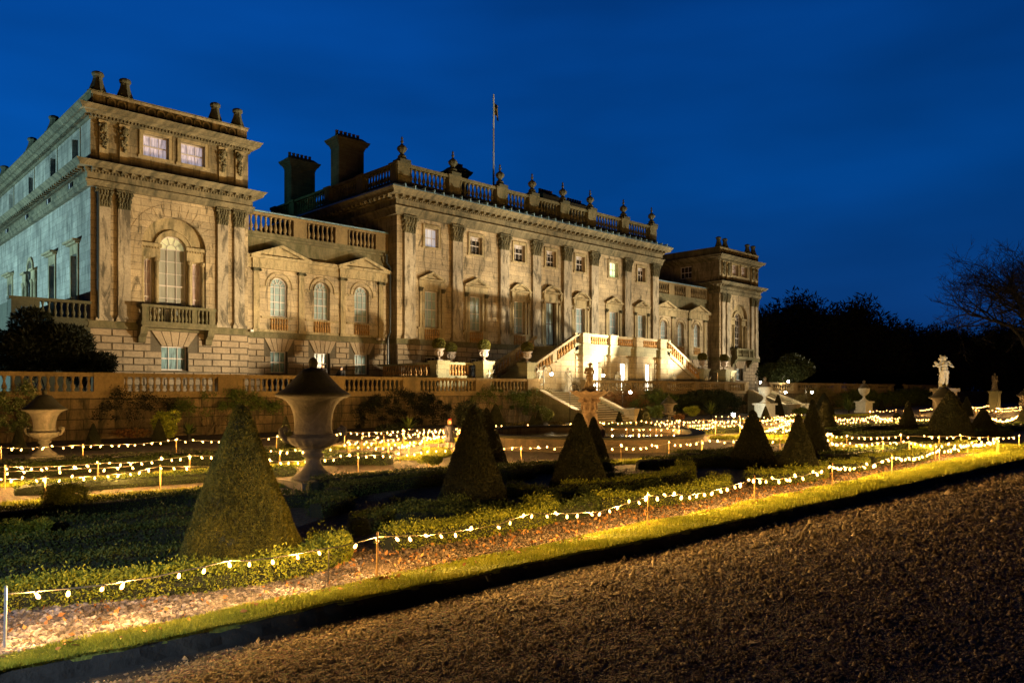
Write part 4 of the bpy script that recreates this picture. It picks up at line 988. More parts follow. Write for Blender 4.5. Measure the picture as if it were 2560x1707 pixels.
# ---------------------------------------------------------------- terrace wall
WY = 37.2
TP = [-1.2, 4.9, 10.6, 16.2, 22.1, 27.4, 33.2, 38.0]
def terrace_wall(name, label, P, pw, xe0, xe1, far=False):
    o = empty(name, (xe0, WY, 0), 0, label, 'wall')
    def bl(nm, m, mat): return m.build(nm, mat, o, (-xe0, -WY, 0))
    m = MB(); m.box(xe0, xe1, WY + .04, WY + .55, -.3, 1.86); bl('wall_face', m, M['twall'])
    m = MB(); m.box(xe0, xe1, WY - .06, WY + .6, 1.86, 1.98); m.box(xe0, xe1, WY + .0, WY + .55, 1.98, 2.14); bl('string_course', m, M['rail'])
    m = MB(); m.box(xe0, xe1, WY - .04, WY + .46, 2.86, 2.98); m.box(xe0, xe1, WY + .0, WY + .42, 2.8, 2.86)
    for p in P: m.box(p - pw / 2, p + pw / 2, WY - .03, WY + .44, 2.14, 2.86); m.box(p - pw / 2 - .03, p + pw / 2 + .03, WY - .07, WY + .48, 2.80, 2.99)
    bl('coping', m, M['rail'])
    m = BL()
    for a, b in zip(P, P[1:]): balus(m, a + pw / 2, b - pw / 2, WY + .2, 2.14, 2.8, .31 if not far else .4, .98, 8 if not far else 6)
    put_bal(m, M['rail'], o, (-xe0, -WY, 0)); return o
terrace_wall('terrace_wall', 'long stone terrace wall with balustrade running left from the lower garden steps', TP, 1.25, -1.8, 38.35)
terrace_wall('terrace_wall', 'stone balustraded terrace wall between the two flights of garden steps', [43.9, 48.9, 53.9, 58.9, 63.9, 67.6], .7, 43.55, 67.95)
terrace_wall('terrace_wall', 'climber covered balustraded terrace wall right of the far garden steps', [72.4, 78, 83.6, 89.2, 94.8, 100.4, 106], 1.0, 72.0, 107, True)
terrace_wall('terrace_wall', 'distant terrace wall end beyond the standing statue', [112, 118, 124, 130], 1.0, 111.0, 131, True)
M['riser'] = stone('dark_step_risers', (0.13, 0.11, 0.06), stain=.6, bump=.4)  # shade on the risers put into a darker stone than the treads
def garden_steps(x0, x1, label):
    o = empty('garden_steps', ((x0 + x1) / 2, 34.6, 0), 0, label, 'steps', 'steps down from the terrace to the parterre'); ox, oy = (x0 + x1) / 2, 34.6
    def bl(nm, m, mat): return m.build(nm, mat, o, (-ox, -oy, 0))
    m = MB(); n = 14
    for i in range(n):
        y1 = 32.35 + i * .36; m.box(x0 + .35, x1 - .35, y1, 37.9, -.2 + 0 * i, .147 * (i + 1) - .04) if i == 0 else m.box(x0 + .35, x1 - .35, y1, 37.9, .147 * i - .04, .147 * (i + 1) - .04)
    bl('step_flight', m, M['riser'])
    m = MB()
    for i in range(n):
        y1 = 32.35 + i * .36; m.box(x0 + .36, x1 - .36, y1 - .05, y1 + .33, .147 * (i + 1) - .035, .147 * (i + 1) + .003)
    bl('step_treads', m, M['stair'])
    for x in (x0, x1 - .5):
        m = MB()
        prof = [(37.4, -.2), (37.4, 2.12), (36.9, 2.10), (36.5, 1.96), (36.1, 1.75), (33.2, .62), (32.6, .62), (32.6, -.2)]
        m.prismx(prof, x + .06, x + .44); bl('cheek_wall', m, M['greenst'])
        m = MB(); tp = [(37.4, 2.24), (36.9, 2.22), (36.5, 2.08), (36.05, 1.87), (33.15, .74), (33.15, .62), (36.1, 1.75), (36.5, 1.96), (36.9, 2.10), (37.4, 2.12)]
        m.prismx(tp, x, x + .5); bl('coping', m, M['stair'])
        m = MB(); m.box(x - .12, x + .62, 32.2, 33.1, -.2, .78); m.box(x - .2, x + .7, 32.12, 33.2, .78, .9); bl('end_pier', m, M['stair'])
    return o
garden_steps(38.2, 43.6, 'nearer flight of stone garden steps behind the fountain statue')
garden_steps(67.9, 72.2, 'farther flight of stone garden steps beside the pale lidded urn on a plinth')

# ---------------------------------------------------------------- double staircase in front of the house
S = empty('double_staircase', (CX, 40, 2.06), 0, 'double stone staircase with landing and brightly lit doors in front of the house', 'staircase')
SO = Vector((CX, 40, 2.06))
def sb_(name, m, mat, fr=None, x=0):
    p = Vector(fr.at(x) if fr else (x, 0, 0)); return m.build(name, mat, S, (p - SO)[:], fr.rz if fr else 0)
SY = 38.9; lx0, lx1 = 44.3, 56.9; cyl = [45.35, 48.75, 52.25, 55.7]
frP = FR(0, SY)
doors = [(46.55, 47.55, 2.1, 4.45), (50.0, 51.0, 2.1, 4.45), (53.45, 54.45, 2.1, 4.45)]
m = MB(); wall(m, lx0, lx1, 2.06, 5.1, doors, .5)
# triangular walls under the flights
for s, xa, xb in ((-1, 39.0, lx0), (1, 62.3, lx1)):
    p = [(xa, 2.06), (xb, 2.06), (xb, 5.7), (xa, 2.95)]
    if s > 0: p = p[::-1]
    m.add([(x, 0, z) for x, z in p], [(0, 1, 2, 3)])
m.add([(39.0, 4.6, 2.06), (39, 0, 2.06), (39, 0, 2.95), (39, 4.6, 2.95)], [(0, 1, 2, 3)])
sb_('staircase_wall', m, M['stair'], frP)
m = MB(); rust(m, lx0, lx1, 2.1, 5.0, doors + [(d[0] - .35, d[1] + .35, 2.1, 4.9) for d in doors], .46, 1.3)
for x in cyl:
    pm = MB()
    for k in range(6): pm.box(x - .45, x + .45, -.34, 0, 2.1 + k * .46 + .02, 2.1 + (k + 1) * .46 - .02)
    pm.box(x - .38, x + .38, -.28, 0, 2.1, 4.86); pm.box(x - .55, x + .55, -.46, 0, 4.86, 5.0); pm.box(x - .5, x + .5, -.4, 0, 4.8, 4.86)
    sb_('rusticated_pilaster', pm, M['stair'], frP)
sb_('rusticated_wall_blocks', m, M['stair'], frP)
m = MB(); m.box(lx0 - .1, lx1 + .1, -.12, 0, 5.08, 5.72); m.box(lx0 - .2, lx1 + .2, -.25, .1, 5.72, 5.84)
for x in cyl: m.box(x - .5, x + .5, -.36, -.12, 5.02, 5.72); m.box(x - .58, x + .58, -.46, -.25, 5.72, 5.845)
m.box(lx0, lx1, -.05, 4.6, 5.6, 5.75)
sb_('landing', m, M['greenst'], frP)
m = MB(); pw = .9
for x in cyl: m.box(x - pw / 2, x + pw / 2, -.34, .1, 5.845, 6.62)
m.box(lx0 - .1, lx1 + .1, -.12, .16, 6.44, 6.5); 
m.box(lx0 - .15, lx1 + .15, -.18, .2, 6.5, 6.64)
for x in cyl: m.box(x - pw / 2 - .06, x + pw / 2 + .06, -.4, .2, 6.505, 6.66)
o = sb_('landing_balustrade', m, M['stair'], frP)
k = BL()
for a, b in zip(cyl, cyl[1:]): balus(k, a + .6, b - .6, -.02, 5.845, 6.44, .27, 1.15)
put_bal(k, M['orange'], o)
# side flights: sloping parapets with balusters, front and back, and steps between
for s, xa, xb in ((-1, 39.2, lx0 + .3), (1, 62.1, lx1 - .3)):
    for yy, nm in ((-.02, 'flight_balustrade'), (4.5, 'rear_flight_balustrade')):
        m = MB(); n = 16; Pz = lambda q: 2.95 + (5.72 - 2.95) * q + .12 * math.sin(PI * q) * 0
        for za, zb, y0, y1 in ((-.34, 0, -.1, .12), (.74, .94, -.16, .18)):
            pts = [(xa, Pz(0) + zb), (xa, Pz(0) + za), (xb, Pz(1) + za), (xb, Pz(1) + zb)]
            if s > 0: pts = pts[::-1]
            m.prism(pts, yy + y0, yy + y1)
        for q in (.5,):
            x = xa + (xb - xa) * q; m.box(x - .22, x + .22, yy - .1, yy + .1, Pz(q) - .05, Pz(q) + .8)
        o = sb_(nm, m, M['stair'], frP)
        k = BL()
        for a, b in ((.03, .44), (.56, .97)):
            for i in range(7):
                q = a + (b - a) * (i + .5) / 7; x = xa + (xb - xa) * q; baluster(k, x, yy, Pz(q), .76, 1.1)
        put_bal(k, M['orange'], o)
    m = MB(); n = 20
    for i in range(n):
        q0, q1 = i / n, (i + 1) / n; x0 = xa + (xb - xa) * q0; x1 = xb
        m.box(min(x0, x1), max(x0, x1), .2, 4.3, 2.5 + 3.1 * q0, 2.5 + 3.1 * q1 + (.0))
    sb_('step_flight', m, M['greenst'], frP)
# newel and outer piers
for x, y in ((39.0, SY - .05), (62.4, SY - .05), (35.1, SY + .3), (66.3, SY - .05), (31.9, 40.2), (69.6, 40.2)):
    m = MB(); m.box(-.5, .5, -.5, .5, 2.06, 2.7); m.box(-.43, .43, -.43, .43, 2.7, 3.95); m.box(-.52, .52, -.52, .52, 3.95, 4.12); m.box(-.56, .56, -.56, .56, 4.12, 4.2)
    m.build('pier', M['greenst'], S, (x - SO.x, y - SO.y, -SO.z))
m = MB(); m.box(31.9, 34.6, 39.9, 40.3, 2.06, 3.2); m.box(31.6, 34.7, 39.85, 40.35, 3.94, 4.1); m.box(31.4, 32.5, 39.8, 40.4, 3.2, 3.94)
m.box(31.7, 32.1, 40.7, 47, 2.06, 3.2); m.box(31.65, 32.15, 40.4, 47.2, 3.94, 4.08)
MB().box(66.8, 69.6, 39.9, 40.3, 2.06, 3.2).box(66.8, 69.8, 39.85, 40.35, 3.94, 4.1).build('outer_balustrade', M['greenst'], S, (-SO.x, -SO.y, -SO.z))
o = m.build('outer_balustrade', M['greenst'], S, (-SO.x, -SO.y, -SO.z))
k = BL(); balus(k, 32.6, 34.5, 40.1, 3.2, 3.94, .26, 1.0)
for i in range(20): baluster(k, 31.9, 41 + i * .3, 3.2, .74)
balus(k, 67, 69.3, 40.1, 3.2, 3.94, .26)
put_bal(k, M['orange'], o)
for i, d in enumerate(doors):
    m = MB(); a, b, z0, z1 = d; m.box(a, a + .06, .3, .36, z0, z1); m.box(b - .06, b, .3, .36, z0, z1); m.box(a, b, .3, .36, z1 - .06, z1); m.box((a + b) / 2 - .03, (a + b) / 2 + .03, .31, .35, z0, z1); m.box(a, b, .31, .35, 3.05, 3.1)
    o = sb_('glass_door', m, M['white'], frP)
    sub('pane', MB().box(a + .05, b - .05, .37, .38, z0, z1 - .05).mesh('pane', M['litwarm']), o)

# ================================================================ PLANTS
def cprof(z, p): return (1 - .93 * z ** p) * np.sqrt(np.clip((1 - z) / .035, 0, 1))
def cone_pts(n, r, h, p=1.0):
    q = RNG.random(n); z = 1 - np.sqrt(1 - q * .999)          # uniform over the slant
    z = np.where(RNG.random(n) < .02, RNG.uniform(.93, 1, n), z)
    a = RNG.uniform(0, 2 * PI, n); rr = r * cprof(z, p)
    rr = rr * (1 + .02 * np.sin(5 * a + 9 * z) + .012 * np.sin(11 * z * PI + 3 * a) + .012 * np.sin(17 * a + 31 * z) * np.sin(9 * a - 40 * z) + .008 * np.sin(31 * a - 57 * z))
    P = np.column_stack([rr * np.cos(a), rr * np.sin(a), z * h]); nn = np.column_stack([np.cos(a), np.sin(a), np.full(n, .35)]); nn /= np.linalg.norm(nn, axis=1)[:, None]
    return P, nn
def cone_meshes(n, size, p, mt='yewdark'):
    P, nn = cone_pts(n, .5, 1.0, p); V, F = leaf_arrays(P, size, nn * .8, wid=.7)
    V[:, 2] = np.clip(V[:, 2], 0.0, 1.2)
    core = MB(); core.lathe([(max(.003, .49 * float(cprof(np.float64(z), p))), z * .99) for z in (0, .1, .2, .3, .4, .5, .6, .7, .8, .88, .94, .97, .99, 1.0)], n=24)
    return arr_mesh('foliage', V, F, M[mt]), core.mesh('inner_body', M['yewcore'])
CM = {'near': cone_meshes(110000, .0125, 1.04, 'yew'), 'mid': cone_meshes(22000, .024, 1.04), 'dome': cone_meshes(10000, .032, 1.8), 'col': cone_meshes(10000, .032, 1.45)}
CON = [  # column, base row, half width px, top row, kind, label
 (603, 1420, 158, 1012, 'near', 'big clipped yew cone standing nearest the camera, left of the large lidded urn'),
 (1182, 1262, 89, 1018, 'mid', 'broad dark yew cone just right of the standing child'),
 (1216, 1160, 54, 1021, 'mid', 'slim black yew cone behind the right edge of the broad cone beside the child'),
 (1239, 1078, 31, 1010, 'mid', 'brownish yew cone in front of the climber covered terrace wall'),
 (1448, 1226, 77, 1034, 'mid', 'broad yew cone in front of the fountain basin'),
 (1484, 1170, 45, 1043, 'mid', 'narrow yew cone rising just below the fountain statue, right of a broader one'),
 (1333, 1076, 18, 1037, 'mid', 'left one of two small cones by the pale shrub near the steps'),
 (1346, 1071, 14, 1025, 'mid', 'right one of two small cones by the pale shrub near the steps'),
 (1548, 1068, 14, 1028, 'mid', 'lone small cone at the foot of the nearer garden steps'),
 (1601, 1060, 12, 1021, 'mid', 'thin small cone left of a wider one beside the steps pier'),
 (1614, 1073, 21, 1019, 'mid', 'brown lit cone just left of the lidded urn under the hedge wall'),
 (1882, 1168, 61, 1026, 'mid', 'broad cone left of the brown lidded cone pair, in front of the urn plinth'),
 (1914, 1055, 15, 1015, 'mid', 'small brown cone in front of the white urn plinth'),
 (1945, 1041, 15, 986, 'col', 'tall slim cone at the left foot of the farther garden steps'),
 (1996, 1196, 58, 1038, 'mid', 'yellowish brown cone at the front edge, touching the string of lights'),
 (2032, 1146, 46, 1000, 'mid', 'tall black cone with specks of light behind the yellowish brown cone'),
 (2063, 1078, 31, 1001, 'mid', 'dark cone before the tall lit green column'),
 (2060, 1040, 25, 982, 'col', 'tall green lit clipped column right of the farther steps'),
 (2270, 1078, 24, 1002, 'mid', 'thin brownish cone between the dome and the statue'),
 (2243, 1052, 14, 1030, 'dome', 'small rounded clipped dome with a bulb in it'),
 (2376, 1098, 50, 979, 'dome', 'large broad topiary in front of the statue pedestal'),
 (2458, 1090, 38, 1020, 'mid', 'broad low cone right of the statue pedestal'),
 (2563, 1066, 26, 1014, 'mid', 'dark cone cut by the right edge of the view'),
 (46, 1134, 21, 1064, 'mid', 'small dark cone at the far left before the terrace wall'),
 (233, 1124, 23, 1058, 'mid', 'small cone right of the far left lidded urn'),
 (397, 1112, 21, 1047, 'mid', 'small cone before the rounded green shrub'),
 (714, 1124, 26, 1040, 'mid', 'dark cone half hidden by the large lidded urn'),
 (2204, 1027, 10, 1000, 'mid', 'small lit green cone under the far wall right of the second plinth urn'),
 (2417, 1040, 14, 991, 'col', 'lit yellow green column right of the statue'),
 (2475, 1024, 12, 993, 'mid', 'far dark cone beyond the bright strings on the right'),
]
for (u, v, hw, vt, kd, lab) in CON:
    x, y = gp(u, v); t = CH * FPX / (v - 975); w = 2 * hw / FPX * t; h = (v - vt) / FPX * t
    o = empty('topiary_cone', (x, y, 0), RNG.uniform(0, 6), lab, 'topiary', 'clipped yew topiary of the parterre'); o.rotation_euler[2] = float(o.rotation_euler[2])
    for nm, me in zip(('foliage', 'inner_body'), CM[kd]):
        inst(nm, me, o, sc=(w, w, h))
# low box hedges: ribbons of leaves with a dark inner body
def hedge(pts, w, h, dens, size, label, mat=None, smooth_=True, top=.0, z0=0.0, grp='low clipped box hedges of the parterre'):
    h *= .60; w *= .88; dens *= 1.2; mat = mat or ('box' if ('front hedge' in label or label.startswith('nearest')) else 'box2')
    P = smooth(pts) if smooth_ else pts
    size *= .82; dens *= 1.3
    P = np.array(resample([tuple(p) for p in P], .15)); seg = np.diff(P, axis=0); ln = np.hypot(seg[:, 0], seg[:, 1]); ln[ln == 0] = 1e-6
    core = MB(); k = 7
    cs = [(-.40, 0), (-.46, .45), (-.40, .86), (-.2, .96), (.2, .96), (.40, .86), (.46, .45), (.40, 0)]
    tt = np.linspace(0, 1, len(P))
    for i, p in enumerate(P):
        a = P[max(i - 1, 0)]; b = P[min(i + 1, len(P) - 1)]; d = b - a; d /= (np.hypot(*d) or 1); nx, ny = -d[1], d[0]
        e = min(1, .35 + 3 * min(i, len(P) - 1 - i) * .15 / w)
        for c, z in cs: core.v.append((p[0] + nx * c * w * e, p[1] + ny * c * w * e, z0 + z * h * e ** .5 * .96))
    m_ = len(cs)
    core.f = [(i * m_ + j, (i + 1) * m_ + j, (i + 1) * m_ + j + 1, i * m_ + j + 1) for i in range(len(P) - 1) for j in range(m_ - 1)]
    core.f += [tuple(range(m_))[::-1], tuple((len(P) - 1) * m_ + j for j in range(m_))]
    n = int(dens * ln.sum() * (w + 2 * h)); idx = RNG.choice(len(seg), n, p=ln / ln.sum()); t = RNG.random(n)
    nr = np.stack([-seg[idx, 1], seg[idx, 0]], 1) / ln[idx][:, None]
    s = RNG.random(n) * (w + 2 * h)
    off = np.where(s < h, -w / 2, np.where(s < h + w, s - h - w / 2, w / 2)); z = np.where(s < h, s, np.where(s < h + w, h, s - h - w))
    e = np.clip(.35 + 3 * np.minimum(idx, len(seg) - idx) * .15 / w, 0, 1)
    jit = RNG.normal(0, .02, (n, 3)); tuft = np.where((z >= h * .9), RNG.exponential(.03, n), 0) * (.6 + .4 * np.sin(idx * .7))
    q = P[idx] + seg[idx] * t[:, None] + nr * (off * e)[:, None]
    Pt = np.column_stack([q, z0 + np.maximum(z * e ** .5 + tuft, .02)]) + jit
    nn = np.column_stack([nr * np.sign(off)[:, None] * (z < h * .95)[:, None], (z >= h * .95).astype(float)])
    V, F = leaf_arrays(Pt, size, nn * .6, up=.25, wid=.65)
    c = P[len(P) // 2]; o = empty('box_hedge', (float(c[0]), float(c[1]), z0), 0, label, 'hedge', grp)
    a = inst('foliage', arr_mesh('foliage', V - np.array([c[0], c[1], z0]), F, M[mat]), o)
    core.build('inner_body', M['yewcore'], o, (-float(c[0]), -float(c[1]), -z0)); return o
def arc(cx, cy, r, a0, a1, n=9, ry=None):
    return [(cx + r * math.cos(math.radians(a0 + (a1 - a0) * i / n)), cy + (ry or r) * math.sin(math.radians(a0 + (a1 - a0) * i / n))) for i in range(n + 1)]
c1 = gp(603, 1420); c2 = gp(1182, 1262); c5 = gp(1448, 1226); c12 = gp(1879, 1152); c15 = gp(1992, 1178)
hedge([(.2, 9.4), (1.6, 9.0), (2.5, 8.65), (3.5, 8.3), (4.4, 8.28), (5.05, 8.6), (5.3, 9.1)], .55, .40, 2800, .034, 'nearest yellow green box hedge curving before the big yew cone')
hedge([(.8, 10.6), (1.7, 10.0), (2.5, 9.8), (3.2, 9.6), (3.7, 9.35)], .34, .44, 2200, .034, 'box hedge behind the nearest hedge, left of the big yew cone')
hedge([(.9, 11.9), (1.7, 11.3), (2.6, 11.2), (3.4, 11.2), (4.2, 11.0)], .36, .5, 2000, .036, 'green tufted hedge in the shade, two rows behind the nearest hedge')
hedge([(1.4, 13.2), (2.4, 13.0), (3.6, 12.6), (4.9, 12.5), (6.0, 12.9)], .34, .42, 1500, .036, 'dark hedge beyond the tufted hedge at left')
hedge([(1.0, 14.9), (3.0, 14.6), (5.2, 14.6), (7.0, 14.3)], .38, .42, 1300, .036, 'straight dark hedge before the left grass strip')
hedge([(5.9, 8.75), (7.2, 8.62), (8.4, 8.6), (9.3, 8.85), (9.7, 9.5)], .55, .42, 2000, .032, 'second front hedge, ending in an upturned tip on the pebbles')
hedge([(6.3, 9.9), (7.2, 10.4), (8.2, 10.3), (8.9, 10.6)], .42, .4, 1500, .034, 'low hedge between the two front yew cones')
hedge(arc(c2[0], c2[1], 1.5, 160, 380, 12), .42, .30, 1500, .034, 'curved hedge ring around the broad dark cone right of the child')
hedge(arc(c2[0], c2[1], 2.3, 190, 330, 12), .42, .38, 1500, .034, 'outer curved hedge in front of the broad dark cone right of the child')
hedge([(10.6, 8.9), (11.7, 8.55), (12.9, 8.4), (14.2, 8.6), (15.2, 9.0)], .52, .42, 1500, .034, 'third front hedge along the pebbles')
hedge(arc(c5[0], c5[1], 1.6, 160, 390, 12), .45, .32, 1200, .036, 'curved hedge ring around the broad cone before the fountain')
hedge([(11.6, 10.6), (13.0, 10.2), (14.6, 10.2), (16.2, 10.6), (17.4, 11.4)], .5, .42, 1100, .036, 'hedge arm between the front hedge and the broad fountain cone')
hedge([(15.9, 8.7), (17.0, 8.3), (18.3, 8.3), (19.3, 8.7)], .7, .5, 1300, .036, 'rounded front hedge below the yellowish brown cone')
hedge([(19.8, 8.6), (20.8, 8.2), (21.8, 8.5)], .5, .45, 1000, .038, 'short front hedge right of the yellowish brown cone')
hedge([(22.4, 8.6), (24.0, 8.2), (25.8, 8.2), (27.2, 8.6)], .6, .5, 900, .04, 'long front hedge under the brightest lights at right')
hedge([(27.8, 8.5), (29.5, 8.2), (31.5, 8.4)], .6, .5, 800, .04, 'farthest front hedge at the corner of the light string')
hedge([(17.2, 12.8), (19, 12.0), (21, 11.2), (23, 10.6)], .55, .45, 900, .04, 'hedge behind the broad cone pair on the right')
hedge([(7.8, 13.4), (9.6, 13.9), (11.8, 13.8), (13.6, 13.3)], .5, .42, 1100, .038, 'dark hedge behind the broad cone beside the child')
hedge([(8.2, 14.9), (10.2, 14.9), (12.6, 14.5), (14.8, 13.8), (16.4, 13.0)], .5, .42, 1000, .038, 'far dark hedge edging the path beneath the basin wall')
hedge([(19.0, 13.0), (21.0, 12.2), (22.8, 11.9)], .8, .55, 900, .04, 'leafy hedge clump before the right end of the basin')
hedge([(5.2, 13.9), (6.4, 13.5), (7.3, 12.9), (7.4, 12.1), (6.6, 11.8)], .42, .4, 1200, .036, 'scrolled hedge end in front of the large lidded urn')
hedge([(22.5, 9.9), (25, 9.7), (27.5, 9.4), (30, 9.3)], .6, .45, 700, .042, 'hedge row between the two right hand light strings')
# hedges beyond the grass strips
hedge([(3.5, 18.7), (6, 18.5), (8.4, 18.2), (9.6, 18.1)], .7, .35, 700, .04, 'hedge between the paired light strings at left', top=.1)
hedge([(3.8, 22.6), (7, 22.6), (10, 22.2), (13, 22.0)], 1.3, .42, 500, .045, 'wide dark hedge before the far left lidded urn')
hedge([(3.8, 24.4), (8, 24.3), (12, 24.0)], .7, .4, 400, .045, 'hedge below the light string along the terrace border')
hedge([(11.0, 20.2), (12.2, 19.6), (13.0, 18.6)], .8, .45, 800, .045, 'yellow green hedge clump right of the large lidded urn')
hedge([(24.5, 26.5), (28, 26.4), (32, 26.2), (36, 26)], .9, .5, 300, .05, 'dark hedge beyond the fountain basin')
hedge([(29.5, 21.5), (33, 20.8), (37, 20)], .9, .45, 300, .05, 'hedge right of the fountain basin')
hedge([(33, 17.6), (36, 16.5), (39, 15.0)], 1.4, .5, 300, .05, 'dark hedge between far right strings')
hedge([(33, 13.5), (36, 12.3), (40, 10.9), (43, 10)], 1.6, .5, 300, .05, 'broad dark hedge before the large broad topiary')
hedge([(40, 17), (44, 16), (49, 14.5)], 1.4, .5, 250, .05, 'far dark hedge left of the statue')
hedge([(44, 12), (48, 11), (52, 10.4), (57, 9.5)], 1.4, .5, 250, .05, 'far dark hedge right of the statue')
# shrubs and climbers
def shrub(name, cat, label, c, r, n, size, mat, up=.2, stems=0, rnd=1.0, seed=1, kind=None, wid=.5, lumps=9, sm='stem'):
    rg = np.random.default_rng(seed); r = np.array(r, float)
    cs = rg.normal(size=(lumps, 3)); cs /= np.linalg.norm(cs, axis=1)[:, None]; cs = cs * rg.uniform(.25, .62, (lumps, 1)); cs[:, 2] = cs[:, 2] * .9 + .05
    rr = rg.uniform(.28, .5, lumps); k = rg.integers(0, lumps, n); d = rg.normal(size=(n, 3)); d /= np.linalg.norm(d, axis=1)[:, None]
    P = cs[k] + d * (rr[k] * rg.uniform(.55, 1.08, n) ** .6)[:, None]
    P = P * r; P[:, 2] += r[2]; keep = P[:, 2] > .02; P = P[keep]
    V, F = leaf_arrays(P, size, d[keep] * .5, up=up, wid=wid)
    o = empty(name, c, 0, label, cat); inst('foliage', arr_mesh('foliage', V, F, M[mat]), o)
    if stems:
        m = MB()
        for i in range(stems):
            q = cs[i % lumps] * r * 1.1; q[2] += r[2]; b = rg.normal(0, .12, 2) * r[:2]
            m.tube([(b[0], b[1], 0), (b[0] * .5 + q[0] * .45, b[1] * .5 + q[1] * .45, q[2] * .55), (q[0], q[1], q[2])], [.035, .025, .012], 5)
        m.build('stems', M[sm], o)
    return o
shrub('conifer_bush', 'bush', 'big dark conifer bush before the left pavilion', (*gd(90, 38), 2.0), (2.5, 2.4, 2.35), 30000, .22, 'darkleaf', seed=3, stems=6, wid=.3, sm='bark')
shrub('conifer_bush', 'bush', 'low spreading right arm of dark conifer before the left pavilion', (*gd(215, 38.5), 2.0), (1.5, 1.4, 1.25), 9000, .2, 'darkleaf', seed=4, stems=3, wid=.3, sm='bark')
def climber(u0, u1, z0, z1, n, size, mat, label, seed, depth=.3, stems=6, cat='climber', fill=.55):
    x0 = wx(u0); x1 = wx(u1); rg = np.random.default_rng(seed); w = x1 - x0; hh = z1 - z0
    k = max(10, int(w * hh * 7)); cx = rg.uniform(0, w, k); cz = rg.uniform(0, 1, k) ** .8 * hh
    edge = 1 - .55 * np.abs(2 * cx / w - 1) ** 2.5; cz = np.minimum(cz, hh * edge * rg.uniform(.7, 1.0, k)); keep = rg.random(k) < fill + .35 * (cz > hh * .4)
    cx, cz = cx[keep], cz[keep]; k = len(cx); r = rg.uniform(.14, .42, k); q = rg.integers(0, k, n); d = rg.normal(size=(n, 3)); d /= np.linalg.norm(d, axis=1)[:, None]
    P = np.column_stack([cx[q] - w / 2, rg.uniform(-depth, .05, k)[q], cz[q]]) + d * (r[q] * rg.uniform(.3, 1.1, n))[:, None] * [1.15, depth / .42, 1]
    P[:, 1] = np.minimum(P[:, 1], .22); P = P[P[:, 2] > -z0 + .02]
    V, F = leaf_arrays(P, size, up=-.15, wid=.5)
    o = empty('wall_climber', ((x0 + x1) / 2, WY - .22, z0), 0, label, cat); inst('foliage', arr_mesh('foliage', V, F, M[mat]), o)
    m = MB(); rg = random.Random(seed)
    for i in range(stems):
        a = rg.uniform(-.25, .25) * w; b = a + rg.uniform(-.35, .35) * w; hz = rg.uniform(.4, .95) * hh; pts = [(a, .12, -z0)]
        for t in (.2, .4, .6, .8, 1): pts.append((a + (b - a) * t + rg.gauss(0, .08), .12 + rg.gauss(0, .03), -z0 + (hz + z0) * t ** .8))
        m.tube(pts, [.028, .022, .018, .014, .010, .006], 5)
    m.build('stems', M['stem'], o); return o
def wx(u):
    dx = (u - 1280) / FPX; a = (math.cos(TH) + dx * math.sin(TH)) / (math.sin(TH) - dx * math.cos(TH)); return a * WY
climber(-20, 110, .5, 2.75, 3400, .09, 'pale', 'pale flowering climber over the far left terrace wall', 11)
climber(240, 430, .3, 2.5, 2200, .08, 'darkleaf', 'bare dark climber on the terrace wall behind two small cones', 12, stems=16)
climber(430, 690, .7, 2.3, 5200, .08, 'ivy', 'leafy dark climber on the wall behind the nearest cone', 13, stems=10)
climber(880, 1110, .1, 2.2, 11000, .09, 'darkleaf', 'dark bushy climber on the terrace wall left of the standing child', 14, .5, 14)
climber(1170, 1300, .8, 2.45, 3200, .075, 'ivy', 'sparse leafy climber on the wall left of the garden steps', 15, .3, 22)
climber(1268, 1362, .7, 2.35, 5000, .09, 'ivy', 'bright green climber hanging beside the garden steps', 16, .4, 10)
climber(1310, 1366, .9, 2.5, 6500, .08, 'dryleaf', 'tangled straw coloured climber at the left of the garden steps', 17, .4, 10)
climber(1480, 1600, .4, 2.1, 7000, .09, 'russet', 'russet shrub on the wall right of the nearer garden steps', 18, .5, 8)
climber(1560, 1690, .1, 2.2, 10000, .09, 'ivy', 'green shrub on the wall behind the lamp', 19, .6, 8)
climber(1665, 1838, .1, 2.15, 34000, .11, 'holly', 'dense dark green wall shrub between the steps', 20, .8, 8)
climber(1985, 2090, .3, 2.5, 8000, .11, 'dryleaf', 'pale leafy climber right of the farther steps', 21, .5, 10)
climber(2075, 2210, .1, 2.3, 11000, .14, 'ivy', 'dim green climber behind the second plinth urn', 22, .6, 8)
climber(2190, 2330, .1, 2.4, 12000, .18, 'ivy', 'dim shrub line on the wall left of the statue', 23, .8, 8)
def low(u, v, r, n, size, mat, label, seed, nm='shrub', cat='shrub', **k):
    x, y = gp(u, v); return shrub(nm, cat, label, (x, y, 0), r, n, size, mat, seed=seed, **k)
low(420, 1107, (.75, .6, .75), 3000, .09, 'box', 'rounded green shrub behind the third small cone from the left', 31)
low(1172, 1083, (1.3, .8, .9), 4500, .1, 'darkleaf', 'blue green bush behind the broad cone beside the child', 32)
low(1362, 1058, (.7, .6, .55), 2200, .12, 'pale', 'pale green shrub at the foot of the left cheek wall', 33, up=.6)
low(1640, 1052, (1.3, .7, .6), 3000, .14, 'ivy', 'bright feathery green shrub right of the garden steps', 34, up=.8, wid=.2)
low(1728, 1048, (1.0, .7, .55), 2200, .16, 'box', 'feathery dark shrub under the wall hedge', 35, up=.9, wid=.2)
low(1700, 1050, (1.0, .6, .25), 900, .12, 'russet', 'low brown perennial clump beside the lidded urn', 36)
low(1390, 1066, (1.1, .5, .16), 900, .1, 'dryleaf', 'low dry edging plant left of the steps', 37)
low(1300, 1070, (1.8, .5, .18), 1500, .1, 'dryleaf', 'low scrubby border under the terrace wall', 38)
